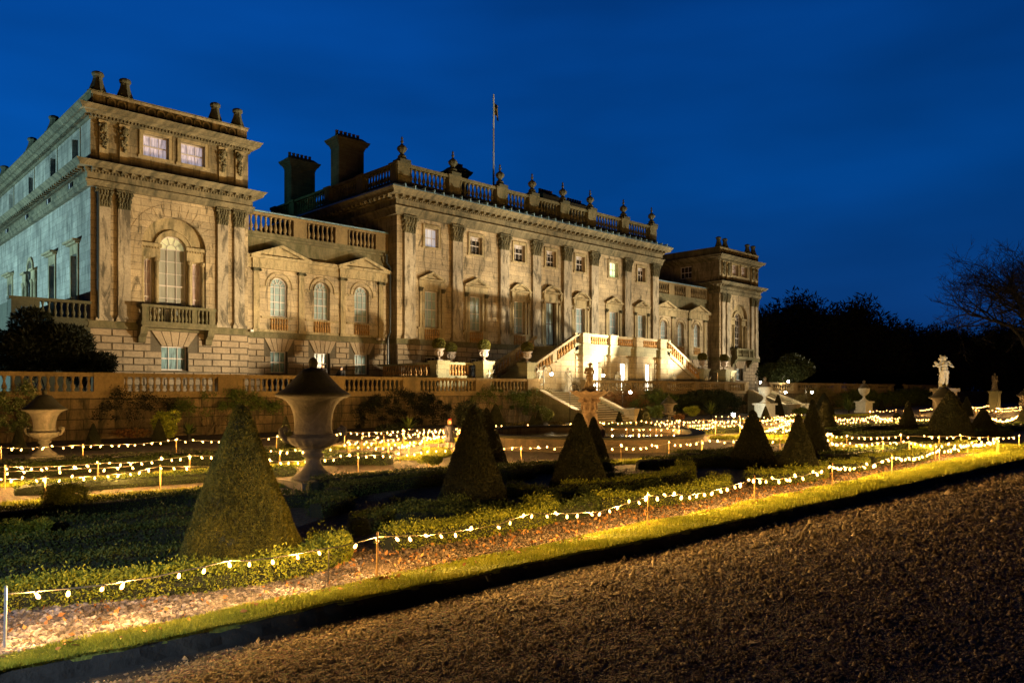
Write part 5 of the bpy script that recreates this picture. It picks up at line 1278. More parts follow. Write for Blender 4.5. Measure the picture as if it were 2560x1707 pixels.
low(980, 1088, (1.6, .6, .3), 1800, .1, 'darkleaf', 'low dark border planting under the bushy climber', 39)
low(330, 1100, (1.1, .5, .3), 1200, .1, 'russet', 'withered pinkish perennial clump between two small cones', 40)
low(2000, 1040, (1.0, .8, .4), 900, .15, 'ivy', 'small lit shrub by the far steps pier', 41)
low(160, 1296, (.5, .45, .34), 5000, .035, 'box', 'rounded bright shrub rising among the dark hedges at left', 44)
low(60, 1370, (.42, .3, .26), 4000, .032, 'box', 'tufted bright shrub near the left edge behind the nearest hedge', 45)
low(1075, 1172, (.5, .4, .26), 3000, .04, 'box', 'small lit shrub before the path left of the child', 46)
def spiky(u, v, r, label, seed):
    x, y = gp(u, v); rg = random.Random(seed); m = MB()
    for i in range(70):
        a = rg.uniform(0, 2 * PI); e = rg.uniform(.1, 1.35); d = Vector((math.cos(a) * math.cos(e), math.sin(a) * math.cos(e), math.sin(e)))
        s = Vector((-math.sin(a), math.cos(a), 0)) * .035; L_ = r * rg.uniform(.7, 1.1); b = Vector((0, 0, .25)); mid = b + d * L_ * .5; tip = b + d * L_ + Vector((0, 0, -.18 * L_))
        m.add([(b - s)[:], (b + s)[:], (mid + s * 1.3)[:], (mid - s * 1.3)[:], tip[:]], [(0, 1, 2, 3), (3, 2, 4)])
    o = empty('cordyline', (x, y, 0), 0, label, 'plant', 'spiky plants in the border')
    m.build('leaves', M['ivy'], o); MB().lathe([(.09, 0), (.07, .3)], n=8).build('trunk', M['bark'], o)
spiky(1778, 1044, 1.5, 'spiky leaved plant left of the floodlight on the ground', 1); spiky(2122, 1033, 1.7, 'spiky leaved plant left of the second plinth urn', 2)
spiky(1022, 1085, .9, 'small spiky plant left of the child', 3); spiky(472, 1100, .7, 'small spiky plant right of the rounded green shrub', 4)
# ---------------------------------------------------------------- trees
def bare_tree(seed, h, spread, lev, tw=.02, n0=5):
    rg = random.Random(seed); m = MB()
    def br(p, d, L, r, k):
        pts = [p]; q = p.copy(); dd = d.copy()
        for i in range(3):
            dd = (dd + Vector((rg.gauss(0, .16), rg.gauss(0, .16), rg.gauss(.03, .1)))).normalized(); q = q + dd * L / 3; pts.append(q.copy())
        m.tube(pts, [r, r * .85, r * .7, r * .55], 3 if k < lev - 2 else 6)
        if k == 0: return
        for i in range(rg.choice((3, 4)) if k > 1 else 4):
            t = pts[rg.choice((1, 2, 3, 3))] if i else pts[3]
            a = Vector((rg.gauss(0, 1), rg.gauss(0, 1), rg.gauss(0.1, .5))).normalized()
            br(t, (dd * .75 + a * spread).normalized(), L * rg.uniform(.62, .82), max(r * .55, tw), k - 1)
    tr = MB(); trunk = h * .28
    tr.tube([(0, 0, -.5), (0, 0, trunk * .5), (.1, 0, trunk)], [h * .028, h * .022, h * .02], 8)
    for i in range(n0):
        a = 2 * PI * i / n0 + rg.random(); br(Vector((.1, 0, trunk * rg.uniform(.8, 1))), Vector((math.cos(a) * .75, math.sin(a) * .75, rg.uniform(1.0, 2.2))).normalized(), h * .24, h * .013, lev)
    return tr, m
trt, trc = bare_tree(5, 19, .8, 5, .016, 11); TRT = trt.mesh('trunk', M['bark']); TRC = trc.mesh('crown', M['bark'])
o = empty('bare_tree', (*gd(2588, 84), -.3), 0, 'tall leafless tree at the right edge against the sky', 'tree'); inst('trunk', TRT, o, sc=(1.1, 1.1, 1.14)); inst('crown', TRC, o, sc=(1.1, 1.1, 1.14))
def crown_mesh(seed, n, kind='round'):
    rg = np.random.default_rng(seed); L_ = 26
    c = rg.normal(size=(L_, 3)); c /= np.linalg.norm(c, axis=1)[:, None]; c *= rg.uniform(.3, .78, (L_, 1)); c[:, 2] *= .8
    rr = rg.uniform(.16, .36, L_); k = rg.integers(0, L_, n); d = rg.normal(size=(n, 3)); d /= np.linalg.norm(d, axis=1)[:, None]
    P = c[k] + d * (rr[k] * rg.uniform(.1, 1.15, n))[:, None]
    V, F = leaf_arrays(P, .065, d * .6, up=.25, wid=.3)
    return arr_mesh('crown', V, F, M['treeleaf'])
CRW = [crown_mesh(s, 26000) for s in (1, 2, 3)]
TK = MB().tube([(0, 0, -1), (.02, 0, .4), (0, .02, 1.0)], [.05, .04, .03], 8).mesh('trunk', M['bark'])
TL = [(1800, 118, 26, 11, 712), (1850, 150, 24, 13, 770), (1915, 165, 27, 14, 745), (1985, 160, 24, 13, 740), (2060, 160, 27, 15, 728), (2125, 150, 22, 14, 728), (2190, 145, 20, 10, 775), (2240, 190, 22, 10, 835),
      (2300, 160, 21, 12, 788), (2350, 165, 22, 11, 800), (2410, 170, 22, 12, 815), (2470, 160, 23, 13, 805), (2530, 150, 22, 12, 800), (2600, 150, 22, 13, 790), (1760, 175, 25, 12, 800), (2020, 200, 26, 15, 790), (2270, 210, 24, 15, 815), (2440, 215, 26, 16, 830)]
tl = ['leftmost dark tree peering out behind the far pavilion', 'dark tree just right of the far pavilion behind the dark cedar', 'dark rounded tree left of the woodland skyline', 'bushy dark tree in the left woodland group', 'tallest rounded dark tree of the woodland group', 'dark tree with a ragged right shoulder', 'small dark tree sloping down to the dip in the skyline', 'low dark tree in the dip of the skyline',
      'round topped dark tree beyond the statue to its left', 'dark tree directly behind the statue', 'dark tree right of the statue', 'dark tree behind the leafless branches', 'dark tree under the leafless tree', 'dark tree at the right edge behind the leafless tree', 'dark tree hidden behind the far pavilion corner', 'back row tree in the left woodland group', 'back row tree at the dip of the skyline', 'back row tree behind the leafless tree']
for i, (u, t, hh, rr, vt) in enumerate(TL):
    x, y = gd(u, t); top = (CH + (975 - vt) * t / FPX) * 1.04
    o = empty('woodland_tree', (x, y, -.3), i * 1.3, tl[i], 'tree', 'dark trees beyond the garden')
    inst('crown', CRW[i % 3], o, (0, 0, top * .47), 0, (rr, rr, top * .60)); inst('trunk', TK, o, sc=(top * .5, top * .5, top * .8))
# cedar beyond the far pavilion
o = empty('cedar_tree', (*gd(1808, 105), -.3), 0, 'dark cedar with layered branches behind the far pavilion', 'tree')
m = MB(); m.tube([(0, 0, 0), (0, 0, 10), (.3, 0, 16.6)], [.5, .35, .08], 8); m.build('trunk', M['bark'], o)
ps = []
for k in range(26):
    z = 6 + k * .42; L_ = 4.6 * (1 - k / 34); a = k * 2.4; n = 420
    q = RNG.random(n) ** .6; w = RNG.normal(0, .22, n) * q * L_
    ps.append(np.column_stack([np.cos(a) * q * L_ - np.sin(a) * w, np.sin(a) * q * L_ + np.cos(a) * w, z - q * .5 + RNG.normal(0, .1, n) + (q > .8) * .2]))
V, F = leaf_arrays(np.concatenate(ps), .34, up=.2, wid=.3); inst('crown', arr_mesh('crown', V, F, M['darkleaf']), o)
o = shrub('holly_tree', 'tree', 'round dark green tree at the right end of the house', (*gd(1968, 82), 1.5), (3.1, 3.0, 2.4), 22000, .2, 'holly', seed=79, stems=5, sm='bark', lumps=9)
tag(MB().add([(150, 150, 0), (330, -60, 0), (340, -50, 9), (160, 160, 9)], [(0, 1, 2, 3)]).build('distant_hill', M['lawn']), kind='structure') if False else None
# ================================================================ URNS
def urn_part(name, m, mat, o, n=True): return m.build(name, mat, o, smooth=True)
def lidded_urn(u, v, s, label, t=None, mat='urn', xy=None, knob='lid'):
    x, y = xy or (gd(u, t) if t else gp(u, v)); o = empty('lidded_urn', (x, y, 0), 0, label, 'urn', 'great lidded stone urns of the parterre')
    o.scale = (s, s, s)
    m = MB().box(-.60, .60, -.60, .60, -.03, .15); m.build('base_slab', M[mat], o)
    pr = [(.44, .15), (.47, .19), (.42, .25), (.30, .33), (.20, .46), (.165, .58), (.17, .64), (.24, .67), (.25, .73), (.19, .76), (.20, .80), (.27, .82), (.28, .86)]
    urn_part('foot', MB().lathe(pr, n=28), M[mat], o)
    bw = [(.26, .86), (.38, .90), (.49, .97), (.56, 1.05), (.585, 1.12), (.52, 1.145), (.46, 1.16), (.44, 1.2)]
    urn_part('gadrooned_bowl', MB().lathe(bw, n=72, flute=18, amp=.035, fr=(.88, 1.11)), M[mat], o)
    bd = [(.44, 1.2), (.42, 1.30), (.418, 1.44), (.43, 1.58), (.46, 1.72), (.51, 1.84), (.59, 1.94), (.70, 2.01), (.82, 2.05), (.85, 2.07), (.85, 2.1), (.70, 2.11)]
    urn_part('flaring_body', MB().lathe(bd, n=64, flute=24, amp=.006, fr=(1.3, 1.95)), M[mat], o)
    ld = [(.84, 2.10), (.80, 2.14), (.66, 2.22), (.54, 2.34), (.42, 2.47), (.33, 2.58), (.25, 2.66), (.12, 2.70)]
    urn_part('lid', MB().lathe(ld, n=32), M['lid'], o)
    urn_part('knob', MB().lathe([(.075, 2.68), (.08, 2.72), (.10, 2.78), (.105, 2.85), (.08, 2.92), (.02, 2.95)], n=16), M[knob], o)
    for sgn in (-1, 1):                     # scrolled handles springing from the bowl
        a = math.radians(-28); dxx, dyy = math.cos(a) * sgn, math.sin(a) * sgn
        P = [(r * dxx, r * dyy, z) for r, z in ((.50, 1.02), (.62, 1.08), (.70, 1.18), (.70, 1.30), (.63, 1.35), (.57, 1.29), (.60, 1.23))]
        urn_part('handle', MB().tube(P, [.07, .08, .075, .065, .05, .045, .035], 8), M[mat], o)
    return o
lidded_urn(783, 1213, 1.0, 'large weathered lidded urn in front, right of the big yew cone')
lidded_urn(111, 1147, .76, 'smaller lidded urn at the far left before the terrace wall')
lidded_urn(1672, 1060, .64, 'brown lidded urn before the hedge wall between the two flights of steps')
lidded_urn(2360, 0, .86, 'lidded urn under the statue, partly hidden by the broad topiary', t=40)
lidded_urn(2560, 1030, .8, 'far lidded urn cut by the right edge of the view')
def plinth_urn(u, v, s, label):
    x, y = gp(u, v); o = empty('plinth_urn', (x, y, 0), -.25, label, 'urn'); o.scale = (s, s, s)
    m = MB(); m.box(-.66, .66, -.66, .66, -.1, .2); m.box(-.56, .56, -.56, .56, .2, 1.0); m.box(-.7, .7, -.7, .7, 1.0, 1.14); m.build('plinth', M['marble'], o)
    pr = [(.42, 1.14), (.42, 1.22), (.22, 1.34), (.12, 1.5), (.11, 1.66), (.2, 1.74), (.42, 1.95), (.52, 2.2), (.54, 2.4), (.50, 2.46)]
    urn_part('bowl', MB().lathe(pr, n=32, flute=16, amp=.03, fr=(1.74, 2.1)), M['marble'], o)
    urn_part('lid', MB().lathe([(.52, 2.46), (.48, 2.52), (.36, 2.72), (.24, 2.86), (.12, 2.95), (.10, 3.0), (.15, 3.1), (.12, 3.2), (.02, 3.3)], n=24), M['urn'], o)
plinth_urn(1912, 1043, 1.0, 'pale lidded urn on a square plinth at the foot of the farther steps')
plinth_urn(2160, 1031, .97, 'pale lidded urn on a plinth before the far dark wall')
# vases with clipped box balls on the staircase piers
def vase(x, y, label, mat='marble'):
    o = empty('planted_vase', (x, y, 4.2), 0, label, 'vase', 'planted vases on the staircase piers'); o.scale = (.76, .76, .76)
    m = MB().box(-.26, .26, -.26, .26, 0, .08); m.lathe([(.22, .08), (.12, .16), (.08, .28), (.12, .34), (.28, .42), (.38, .56), (.40, .72), (.34, .84), (.42, .94), (.52, 1.0), (.52, 1.05), (.4, 1.06)], n=20, flute=10, amp=.06, fr=(.36, .8))
    for s in (-1, 1): m.tube([(s * .36, 0, .5), (s * .48, 0, .6), (s * .48, 0, .78), (s * .36, 0, .84)], .04, 6)
    m.build('vase', M['urnpink'], o)
    if 'ball' not in WC:
        n = 5000; d = RNG.normal(size=(n, 3)); d /= np.linalg.norm(d, axis=1)[:, None]; P = d * RNG.uniform(.54, .58, (n, 1)); P[:, 2] = P[:, 2] * .88 + 1.46
        V, F = leaf_arrays(P, .07, d * .6, wid=.6); WC['ball'] = arr_mesh('box_ball', V, F, M['boxball'])
        WC['ballcore'] = MB().ell((0, 0, 1.46), (.54, .54, .47), 14, 10).mesh('ball_inside', M['yewcore'])
    inst('box_ball', WC['ball'], o); inst('ball_inside', WC['ballcore'], o)
vase(39.0, SY - .05, 'white vase with golden box ball at the foot of the left sloping balustrade')
vase(35.1, SY + .3, 'white vase with dark box ball on the pier left of the shadowed steps')
vase(31.9, 40.2, 'leftmost white vase with dark box ball at the end of the outer balustrade')
vase(35.6, 43.4, 'vase half hidden behind another in the shadow of the staircase')
vase(62.4, SY - .05, 'white vase with box ball at the foot of the right sloping balustrade')
vase(66.3, SY - .05, 'rightmost white vase with box ball on a free standing pier')
MB().box(-.5, .5, -.5, .5, 2.06, 4.2).build('pier', M['greenst'], S, (35.6 - SO.x, 43.4 - SO.y, -SO.z))

# ================================================================ STATUES AND PEOPLE
def blob(name, m, mat, parent=None, loc=(0, 0, 0), rz=0, vox=.02):
    o = m.build(name, mat, parent, loc, rz, True)
    r = o.modifiers.new('skin', 'REMESH'); r.mode = 'VOXEL'; r.voxel_size = vox; r.use_smooth_shade = True
    s = o.modifiers.new('soft', 'SMOOTH'); s.factor = .5; s.iterations = 2
    return o
def human(m, h, J=None, hands=True, child=False, heavy=1.0):
    """one continuous body; J overrides joints (fractions of the height)"""
    j = dict(head=(0, 0, .93), neck=(0, 0, .85), chest=(0, 0, .75), belly=(0, 0, .62), hip=(0, 0, .53),
             shl=(-.115, 0, .81), ell=(-.15, .01, .63), hal=(-.16, -.04, .47), shr=(.115, 0, .81), elr=(.15, .01, .63), har=(.16, -.04, .47),
             hpl=(-.055, 0, .51), knl=(-.06, -.01, .28), anl=(-.06, .01, .045), hpr=(.055, 0, .51), knr=(.06, -.01, .28), anr=(.06, .01, .045))
    j.update(J or {}); p = {k: Vector(v) * h for k, v in j.items()}; k = heavy; hs = 1.25 if child else 1.0
    m.ell(p['head'], (.052 * h * hs, .062 * h * hs, .07 * h * hs), 16, 12)
    f = p['head'] + Vector((0, -.058, -.004)) * h * hs; m.ell(f, (.010 * h, .016 * h, .018 * h), 8, 6)                       # nose
    m.ell(p['head'] + Vector((0, -.048, -.034)) * h * hs, (.018 * h, .012 * h, .008 * h), 8, 6)                             # mouth
    m.ell(p['head'] + Vector((0, -.035, -.052)) * h * hs, (.024 * h, .022 * h, .018 * h), 8, 6)                            # chin
    for s in (-1, 1):
        m.ell(p['head'] + Vector((s * .052, .004, -.006)) * h * hs, (.009 * h, .014 * h, .02 * h), 6, 6)                    # ears
        m.ell(p['head'] + Vector((s * .02, -.052, .008)) * h * hs, (.011 * h, .008 * h, .008 * h), 6, 6)                   # brows and eyes
    m.cap(p['neck'] - Vector((0, 0, .03 * h)), .034 * h, p['head'] - Vector((0, 0, .04 * h)), .030 * h)
    m.cap(p['shl'], .042 * h * k, p['shr'], .042 * h * k); m.ell(p['chest'], (.10 * h * k, .065 * h * k, .09 * h), 12, 10); m.ell(p['belly'], (.085 * h * k, .058 * h * k, .10 * h), 12, 10); m.ell(p['hip'], (.095 * h * k, .068 * h * k, .07 * h), 12, 10)
    for s in 'lr':
        m.cap(p['sh' + s], .036 * h * k, p['el' + s], .028 * h * k); m.cap(p['el' + s], .028 * h * k, p['ha' + s], .018 * h * k)
        m.cap(p['hp' + s], .058 * h * k, p['kn' + s], .040 * h * k); m.cap(p['kn' + s], .040 * h * k, p['an' + s], .024 * h * k)
        a = p['an' + s]; m.cap(a + Vector((0, .01, -.02)) * h, .022 * h, a + Vector((0, -.085, -.028)) * h, .015 * h)
        d = (p['ha' + s] - p['el' + s]).normalized(); q = p['ha' + s]; sd = d.cross(Vector((0, 1, .2))).normalized()
        m.cap(q, .019 * h, q + d * .045 * h, .019 * h, 8)
        if hands:
            for i, (o_, L_) in enumerate(((-.016, .038), (-.005, .045), (.006, .042), (.016, .032))):
                b = q + d * .05 * h + sd * o_ * h; m.cap(b, .006 * h, b + d * L_ * h * .6, .0055 * h, 6); m.cap(b + d * L_ * h * .6, .0055 * h, b + d * L_ * h + Vector((0, -.008 * h, 0)), .005 * h, 6)
            b = q + d * .01 * h - sd * .018 * h; m.cap(b, .007 * h, b + (d - sd).normalized() * .03 * h, .006 * h, 6)
    return p
# central fountain: carved stem, scalloped dish, figure in a broad hat
bx, by = 23.9, 20.2
F_ = empty('fountain', (bx, by, 0), 0, 'carved pink stone fountain with scalloped dish rising behind the yew cones', 'fountain')
m = MB(); rg = random.Random(4)
m.lathe([(.62, .15), (.52, .3), (.36, .5), (.28, .75), (.30, 1.0), (.36, 1.12), (.30, 1.25), (.20, 1.38), (.17, 1.6), (.20, 1.75), (.28, 1.85), (.40, 1.92)], n=20)
for i in range(8):
    a = i * PI / 4; c, s = math.cos(a), math.sin(a)
    for z0, z1, r0, r1, t0 in ((.3, 1.25, .56, .28, .075), (1.3, 1.9, .18, .40, .05)):
        P = [(c * (r0 + (r1 - r0) * q + .08 * math.sin(q * 6)), s * (r0 + (r1 - r0) * q + .08 * math.sin(q * 6)), z0 + (z1 - z0) * q) for q in (0, .25, .5, .75, 1)]
        m.tube(P, [t0 * 1.5, t0 * 1.1, t0 * .8, t0, t0 * 1.25], 7)
    for q in range(5): z = rg.uniform(.3, 1.9); r = .24 + .25 * abs(z - 1.3); m.ell((c * r + rg.uniform(-.05, .05), s * r, z), (.05, .05, .08), 7, 5)
    m.ell((c * .40, s * .40, 1.76), (.08, .08, .06), 8, 6)
blob('carved_stem', m, M['pinkst'], F_, vox=.028)
m = MB(); n = 72; prof = [(.22, 1.86), (.42, 1.90), (.62, 2.0), (.76, 2.12), (.80, 2.16), (.74, 2.15), (.60, 2.06), (.1, 2.0)]
m.lathe(prof, n=n, flute=12, amp=.055, fr=(1.9, 2.2)); 
for i, v_ in enumerate(m.v):
    a = math.atan2(v_[1], v_[0]); r = math.hypot(v_[0], v_[1]); m.v[i] = (v_[0], v_[1], v_[2] + .035 * math.cos(12 * a) * max(0, r - .5) / .3)
m.build('scalloped_dish', M['pinkst'], F_, smooth=True)
m = MB(); h = 1.18
human(m, h, dict(head=(.03, 0, .93), hal=(.03, -.11, .60), ell=(-.18, -.02, .66), elr=(.20, .03, .69), har=(.10, -.02, .55), knl=(-.02, -.06, .28), hip=(-.02, 0, .53)), hands=False, heavy=1.15)
for i in range(22): a = rg.uniform(0, 6.28); r = rg.uniform(.05, .22); m.ell((r * math.cos(a), r * math.sin(a), rg.uniform(-.05, .16)), rg.uniform(.07, .13), 7, 5)
m.tube([(-.08, .1, .0), (-.16, .05, .18), (-.10, 0, .38), (-.05, -.05, .5)], [.1, .09, .07, .04], 8)
for a_, b_ in ((-.02, .13), ): m.lathe([(.17, 0), (.16, .02), (.075, .03), (.07, .07), (.02, .09)], .05, 0, 1.125, 14)
sp = m
st = blob('figure_with_hat', m, M['bronze'], None, (bx, by, 2.12), math.radians(-25), vox=.018)
tag(st, 'dark standing figure in a broad hat on the fountain dish', 'statue')
# basin with low stone wall
B = empty('fountain_basin', (bx, by, 0), 0, 'round stone basin wall around the fountain with dark water', 'basin')
def quat(r): return lambda a: r * (1 + .045 * math.cos(4 * a + .6))
m = MB(); n = 96; f1 = quat(4.75)
for i in range(n):
    a0, a1 = 2 * PI * i / n, 2 * PI * (i + 1) / n; c0, s0, c1_, s1 = math.cos(a0), math.sin(a0), math.cos(a1), math.sin(a1); r0, r1 = f1(a0), f1(a1)
    def q(r, c, s, z): return (r * c, r * s, z)
    m.add([q(r0, c0, s0, -.02), q(r1, c1_, s1, -.02), q(r1, c1_, s1, .46), q(r0, c0, s0, .46), q(r0 - .4, c0, s0, .46), q(r1 - .4, c1_, s1, .46), q(r1 - .4, c1_, s1, .05), q(r0 - .4, c0, s0, .05)], [(0, 1, 2, 3), (3, 2, 5, 4), (4, 5, 6, 7)])
M['basin'] = stone('damp_basin_stone', (0.15, 0.105, 0.055), dark=(0.035, 0.03, 0.02), stain=0.9, bump=0.9, lo=0.42, hi=0.62)  # dark brown stone for outer and inner face
m.build('basin_wall', M['basin'], B)
m = MB()
for i in range(n):
    a0, a1 = 2 * PI * i / n, 2 * PI * (i + 1) / n; c0, s0, c1_, s1 = math.cos(a0), math.sin(a0), math.cos(a1), math.sin(a1); r0, r1 = f1(a0), f1(a1)
    P = [(r0 + .06, .455), (r0 + .09, .5), (r0 + .06, .545), (r0 - .44, .545), (r0 - .46, .46)]; Q = [(r + r1 - r0, z) for r, z in P]
    k = len(P); m.add([(r * c0, r * s0, z) for r, z in P] + [(r * c1_, r * s1, z) for r, z in Q], [(j, k + j, k + j + 1, j + 1) for j in range(k - 1)])
m.build('rim', M['lid'], B)
wm, t_, b_ = mat_new('basin_water'); b_.inputs['Base Color'].default_value = (.004, .01, .014, 1); b_.inputs['Roughness'].default_value = .06; b_.inputs['Specular IOR Level'].default_value = .5
g = N(t_, 'ShaderNodeNewGeometry'); n_ = N(t_, 'ShaderNodeTexNoise', i_Scale=3.0); t_.links.new(g.outputs['Position'], n_.inputs['Vector']); bp = N(t_, 'ShaderNodeBump', i_Strength=.15, i_Distance=.05); t_.links.new(n_.outputs['Fac'], bp.inputs['Height']); t_.links.new(bp.outputs[0], b_.inputs['Normal'])
m = MB().lathe([(4.5, .30), (4.5, .31)], bx, by, 0, 64); tag(m.build('water', wm), kind='structure')
# the standing statue on the tall pedestal to the right (figure bearing an animal on its shoulders)
ox, oy = gd(2362, 50)
P_ = tag(MB().box(-.75, .75, -.75, .75, 0, .3).box(-.5, .5, -.5, .5, .3, 2.1).box(-.62, .62, -.62, .62, 2.1, 2.32).build('statue_pedestal', M['urn'], None, (ox, oy, 0), -.6), 'square pale pedestal under the standing statue', 'pedestal')
m = MB(); h = 2.15
p = human(m, h, dict(shl=(-.12, 0, .79), ell=(-.22, -.04, .66), hal=(-.08, -.10, .72), elr=(.23, -.03, .66), har=(.10, -.10, .70), knl=(-.05, -.03, .28), anl=(-.06, .02, .045), hpr=(.06, 0, .51), knr=(.06, 0, .27)), hands=False, heavy=1.18)
rg = random.Random(9)
for i in range(14): m.ell((rg.uniform(-.12, .06) * h, rg.uniform(-.02, .08) * h, rg.uniform(.88, 1.02) * h), rg.uniform(.03, .05) * h, 7, 5)
m.ell((-.13 * h, .0, .90 * h), (.07 * h, .07 * h, .06 * h), 9, 7); m.cap((-.24 * h, 0, .76 * h), .05 * h, (-.30 * h, -.02, .80 * h), .035 * h); m.cap((-.22 * h, 0, .70 * h), .03 * h, (-.34 * h, 0, .69 * h), .028 * h)
m.tube([(-.13 * h, .02, .8 * h), (-.15 * h, .03, .62 * h), (-.12 * h, .04, .44 * h), (-.22 * h, .02, .42 * h)], [.035 * h, .03 * h, .03 * h, .02 * h], 8)
m.tube([(-.06 * h, .08, 0), (-.10 * h, .09, .2 * h), (-.09 * h, .06, .42 * h)], [.09 * h, .07 * h, .06 * h], 8)
m.lathe([(.2 * h, 0), (.18 * h, .03 * h)], n=16)
st = blob('standing_statue', m, M['leadst'], None, (ox, oy, 2.32), math.radians(-46), vox=.02)
tag(st, 'pale grey standing figure with raised elbows on the tall pedestal at right', 'statue')
# small marble figures along the terrace
def small_fig(x, y, z, h, label, rz, mat='marble', J=None, wings=False, drape=True, name='garden_statue'):
    m = MB(); human(m, h, J, hands=False, heavy=1.1)
    if drape: m.lathe([(.17 * h, 0), (.15 * h, .15 * h), (.12 * h, .35 * h), (.10 * h, .52 * h), (.08 * h, .62 * h)], n=14, flute=7, amp=.12, fr=(0, .5 * h)); m.tube([(-.1 * h, -.06 * h, .78 * h), (.02 * h, -.09 * h, .6 * h), (.12 * h, -.05 * h, .48 * h)], [.03 * h, .04 * h, .03 * h], 7)
    if wings:
        for s in (-1, 1): m.tube([(s * .06 * h, .07 * h, .75 * h), (s * .25 * h, .12 * h, .95 * h), (s * .38 * h, .12 * h, .8 * h), (s * .36 * h, .12 * h, .55 * h)], [.03 * h, .05 * h, .05 * h, .02 * h], 7)
    m.box(-.17 * h, .17 * h, -.14 * h, .14 * h, -.06 * h, .02 * h)
    o = blob(name, m, M[mat], None, (x, y, z + .06 * h), rz, vox=h * .014); tag(o, label, 'statue'); return o
A = math.radians
def fy(u, Y):
    dx = (u - 1280) / FPX; return (math.cos(TH) + dx * math.sin(TH)) / (math.sin(TH) - dx * math.cos(TH)) * Y
small_fig(fy(1421, 38.2), 38.2, 2.06, 1.75, 'white draped figure left of the lit doorway behind the fountain statue', A(-40))
small_fig(fy(1545, 38.2), 38.2, 2.06, 1.55, 'white draped figure between the two right lit doorways', A(-40))
small_fig(fy(1684, 38.2), 38.2, 2.06, 1.5, 'white draped figure at the right end of the staircase wall', A(-40))
seat = dict(hip=(0, 0, .38), belly=(0, 0, .48), chest=(0, -.02, .62), neck=(0, -.02, .72), head=(0, -.05, .80), shl=(-.115, -.02, .68), shr=(.115, -.02, .68), ell=(-.2, -.1, .58), hal=(-.1, -.2, .5), elr=(.22, -.05, .66), har=(.28, -.12, .82), hpl=(-.06, 0, .36), knl=(-.09, -.24, .34), anl=(-.09, -.26, .06), hpr=(.06, 0, .36), knr=(.12, -.2, .38), anr=(.14, -.3, .1))
small_fig(fy(1222, 38.0), 38.0, 2.55, 1.1, 'crouching cherub pair beside the pier left of the shadowed steps', A(-30), J=seat, drape=False)
small_fig(fy(1350, 38.1), 38.1, 2.55, 1.45, 'winged sphinx like figure at the foot of the left sloping balustrade', A(-30), J=seat, wings=True, drape=False)
small_fig(fy(1767, 38.1), 38.1, 2.3, 1.3, 'crouching pale figure right of the vase at the foot of the right slope', A(-30), J=seat, drape=False)
small_fig(fy(1831, 38.0), 38.0, 2.4, 1.2, 'crouching pale figure right of the free standing pier', A(-30), J=seat, drape=False)
small_fig(*gd(2487, 75), 2.1, 1.7, 'faint distant figure on a dark pedestal among the trees at right', A(-46), 'urn', drape=True)
tag(MB().box(-.4, .4, -.4, .4, -.1, 1.9).box(-.5, .5, -.5, .5, 1.9, 2.1).build('statue_pedestal', M['finial'], None, (*gd(2487, 75), 0)), 'dark pedestal under the faint distant figure at right', 'pedestal')
# standing child on the path
M['skin'] = plain('skin', (.46, .26, .17), rough=.6, var=.05); M['dress'] = plain('dark_grey_dress', (.06, .055, .07), rough=.85, bump=.4, bs=14); M['hair'] = plain('fair_hair', (.34, .16, .06), rough=.6, bump=.6, bs=60); M['red'] = plain('red_ribbon', (.5, .02, .02), rough=.6)
px_, py_ = gp(1124, 1122)
G = empty('person', (px_, py_, 0), A(-10), 'child in a dark grey dress with a red hair bow standing on the path', 'person')
m = MB(); h = 1.13
hd = (.02, 0, .90)
human(m, h, dict(head=hd, neck=(0, 0, .80), chest=(0, 0, .69), belly=(0, 0, .57), hip=(0, 0, .49), shl=(-.10, 0, .75), shr=(.10, 0, .75), ell=(-.15, .03, .61), hal=(-.17, -.03, .48), elr=(.16, -.02, .62), har=(.21, -.09, .54), hpl=(-.05, 0, .47), hpr=(.05, 0, .47), knl=(-.05, 0, .26), knr=(.055, -.02, .26), anl=(-.05, .01, .045), anr=(.06, -.02, .045)), child=True)
b = blob('body', m, M['skin'], G, vox=.0085)
m = MB(); m.lathe([(.205, .26), (.20, .30), (.16, .48), (.115, .62), (.12, .74), (.115, .84), (.06, .90)], n=24, flute=9, amp=.06, fr=(.2, .5))
m.cap((-.10 * h, 0, .75 * h), .052, (-.15 * h, .03 * h, .61 * h), .045); m.cap((-.15 * h, .03 * h, .61 * h), .045, (-.168 * h, -.02 * h, .50 * h), .035); m.cap((.10 * h, 0, .75 * h), .052, (.16 * h, -.02 * h, .62 * h), .045); m.cap((.16 * h, -.02 * h, .62 * h), .045, (.20 * h, -.08 * h, .555 * h), .035)
blob('dress', m, M['dress'], G, vox=.012)
m = MB(); c = Vector(hd) * h; m.ell(c + Vector((0, .018, .018)), (.078, .086, .088), 16, 12); m.ell(c + Vector((0, .05, -.05)), (.072, .05, .09), 12, 8); m.ell(c + Vector((-.07, .005, -.05)), (.022, .04, .07), 8, 6); m.ell(c + Vector((.07, .005, -.05)), (.022, .04, .07), 8, 6)
blob('hair', m, M['hair'], G, vox=.01)
m = MB(); m.ell(c + Vector((-.035, -.02, .10)), (.035, .02, .025), 8, 6); m.ell(c + Vector((.03, -.02, .10)), (.035, .02, .025), 8, 6); m.ell(c + Vector((0, -.025, .098)), .014, 8, 6); m.build('hair_bow', M['red'], G, smooth=True)
m = MB()
for s in (-1, 1): m.cap((s * .055 * h, .02, .03), .034, (s * .055 * h + .005, -.09, .025), .026)
m.build('shoes', M['iron'], G, smooth=True)
M['coat'] = plain('dark_coat', (.02, .02, .025), rough=.9)
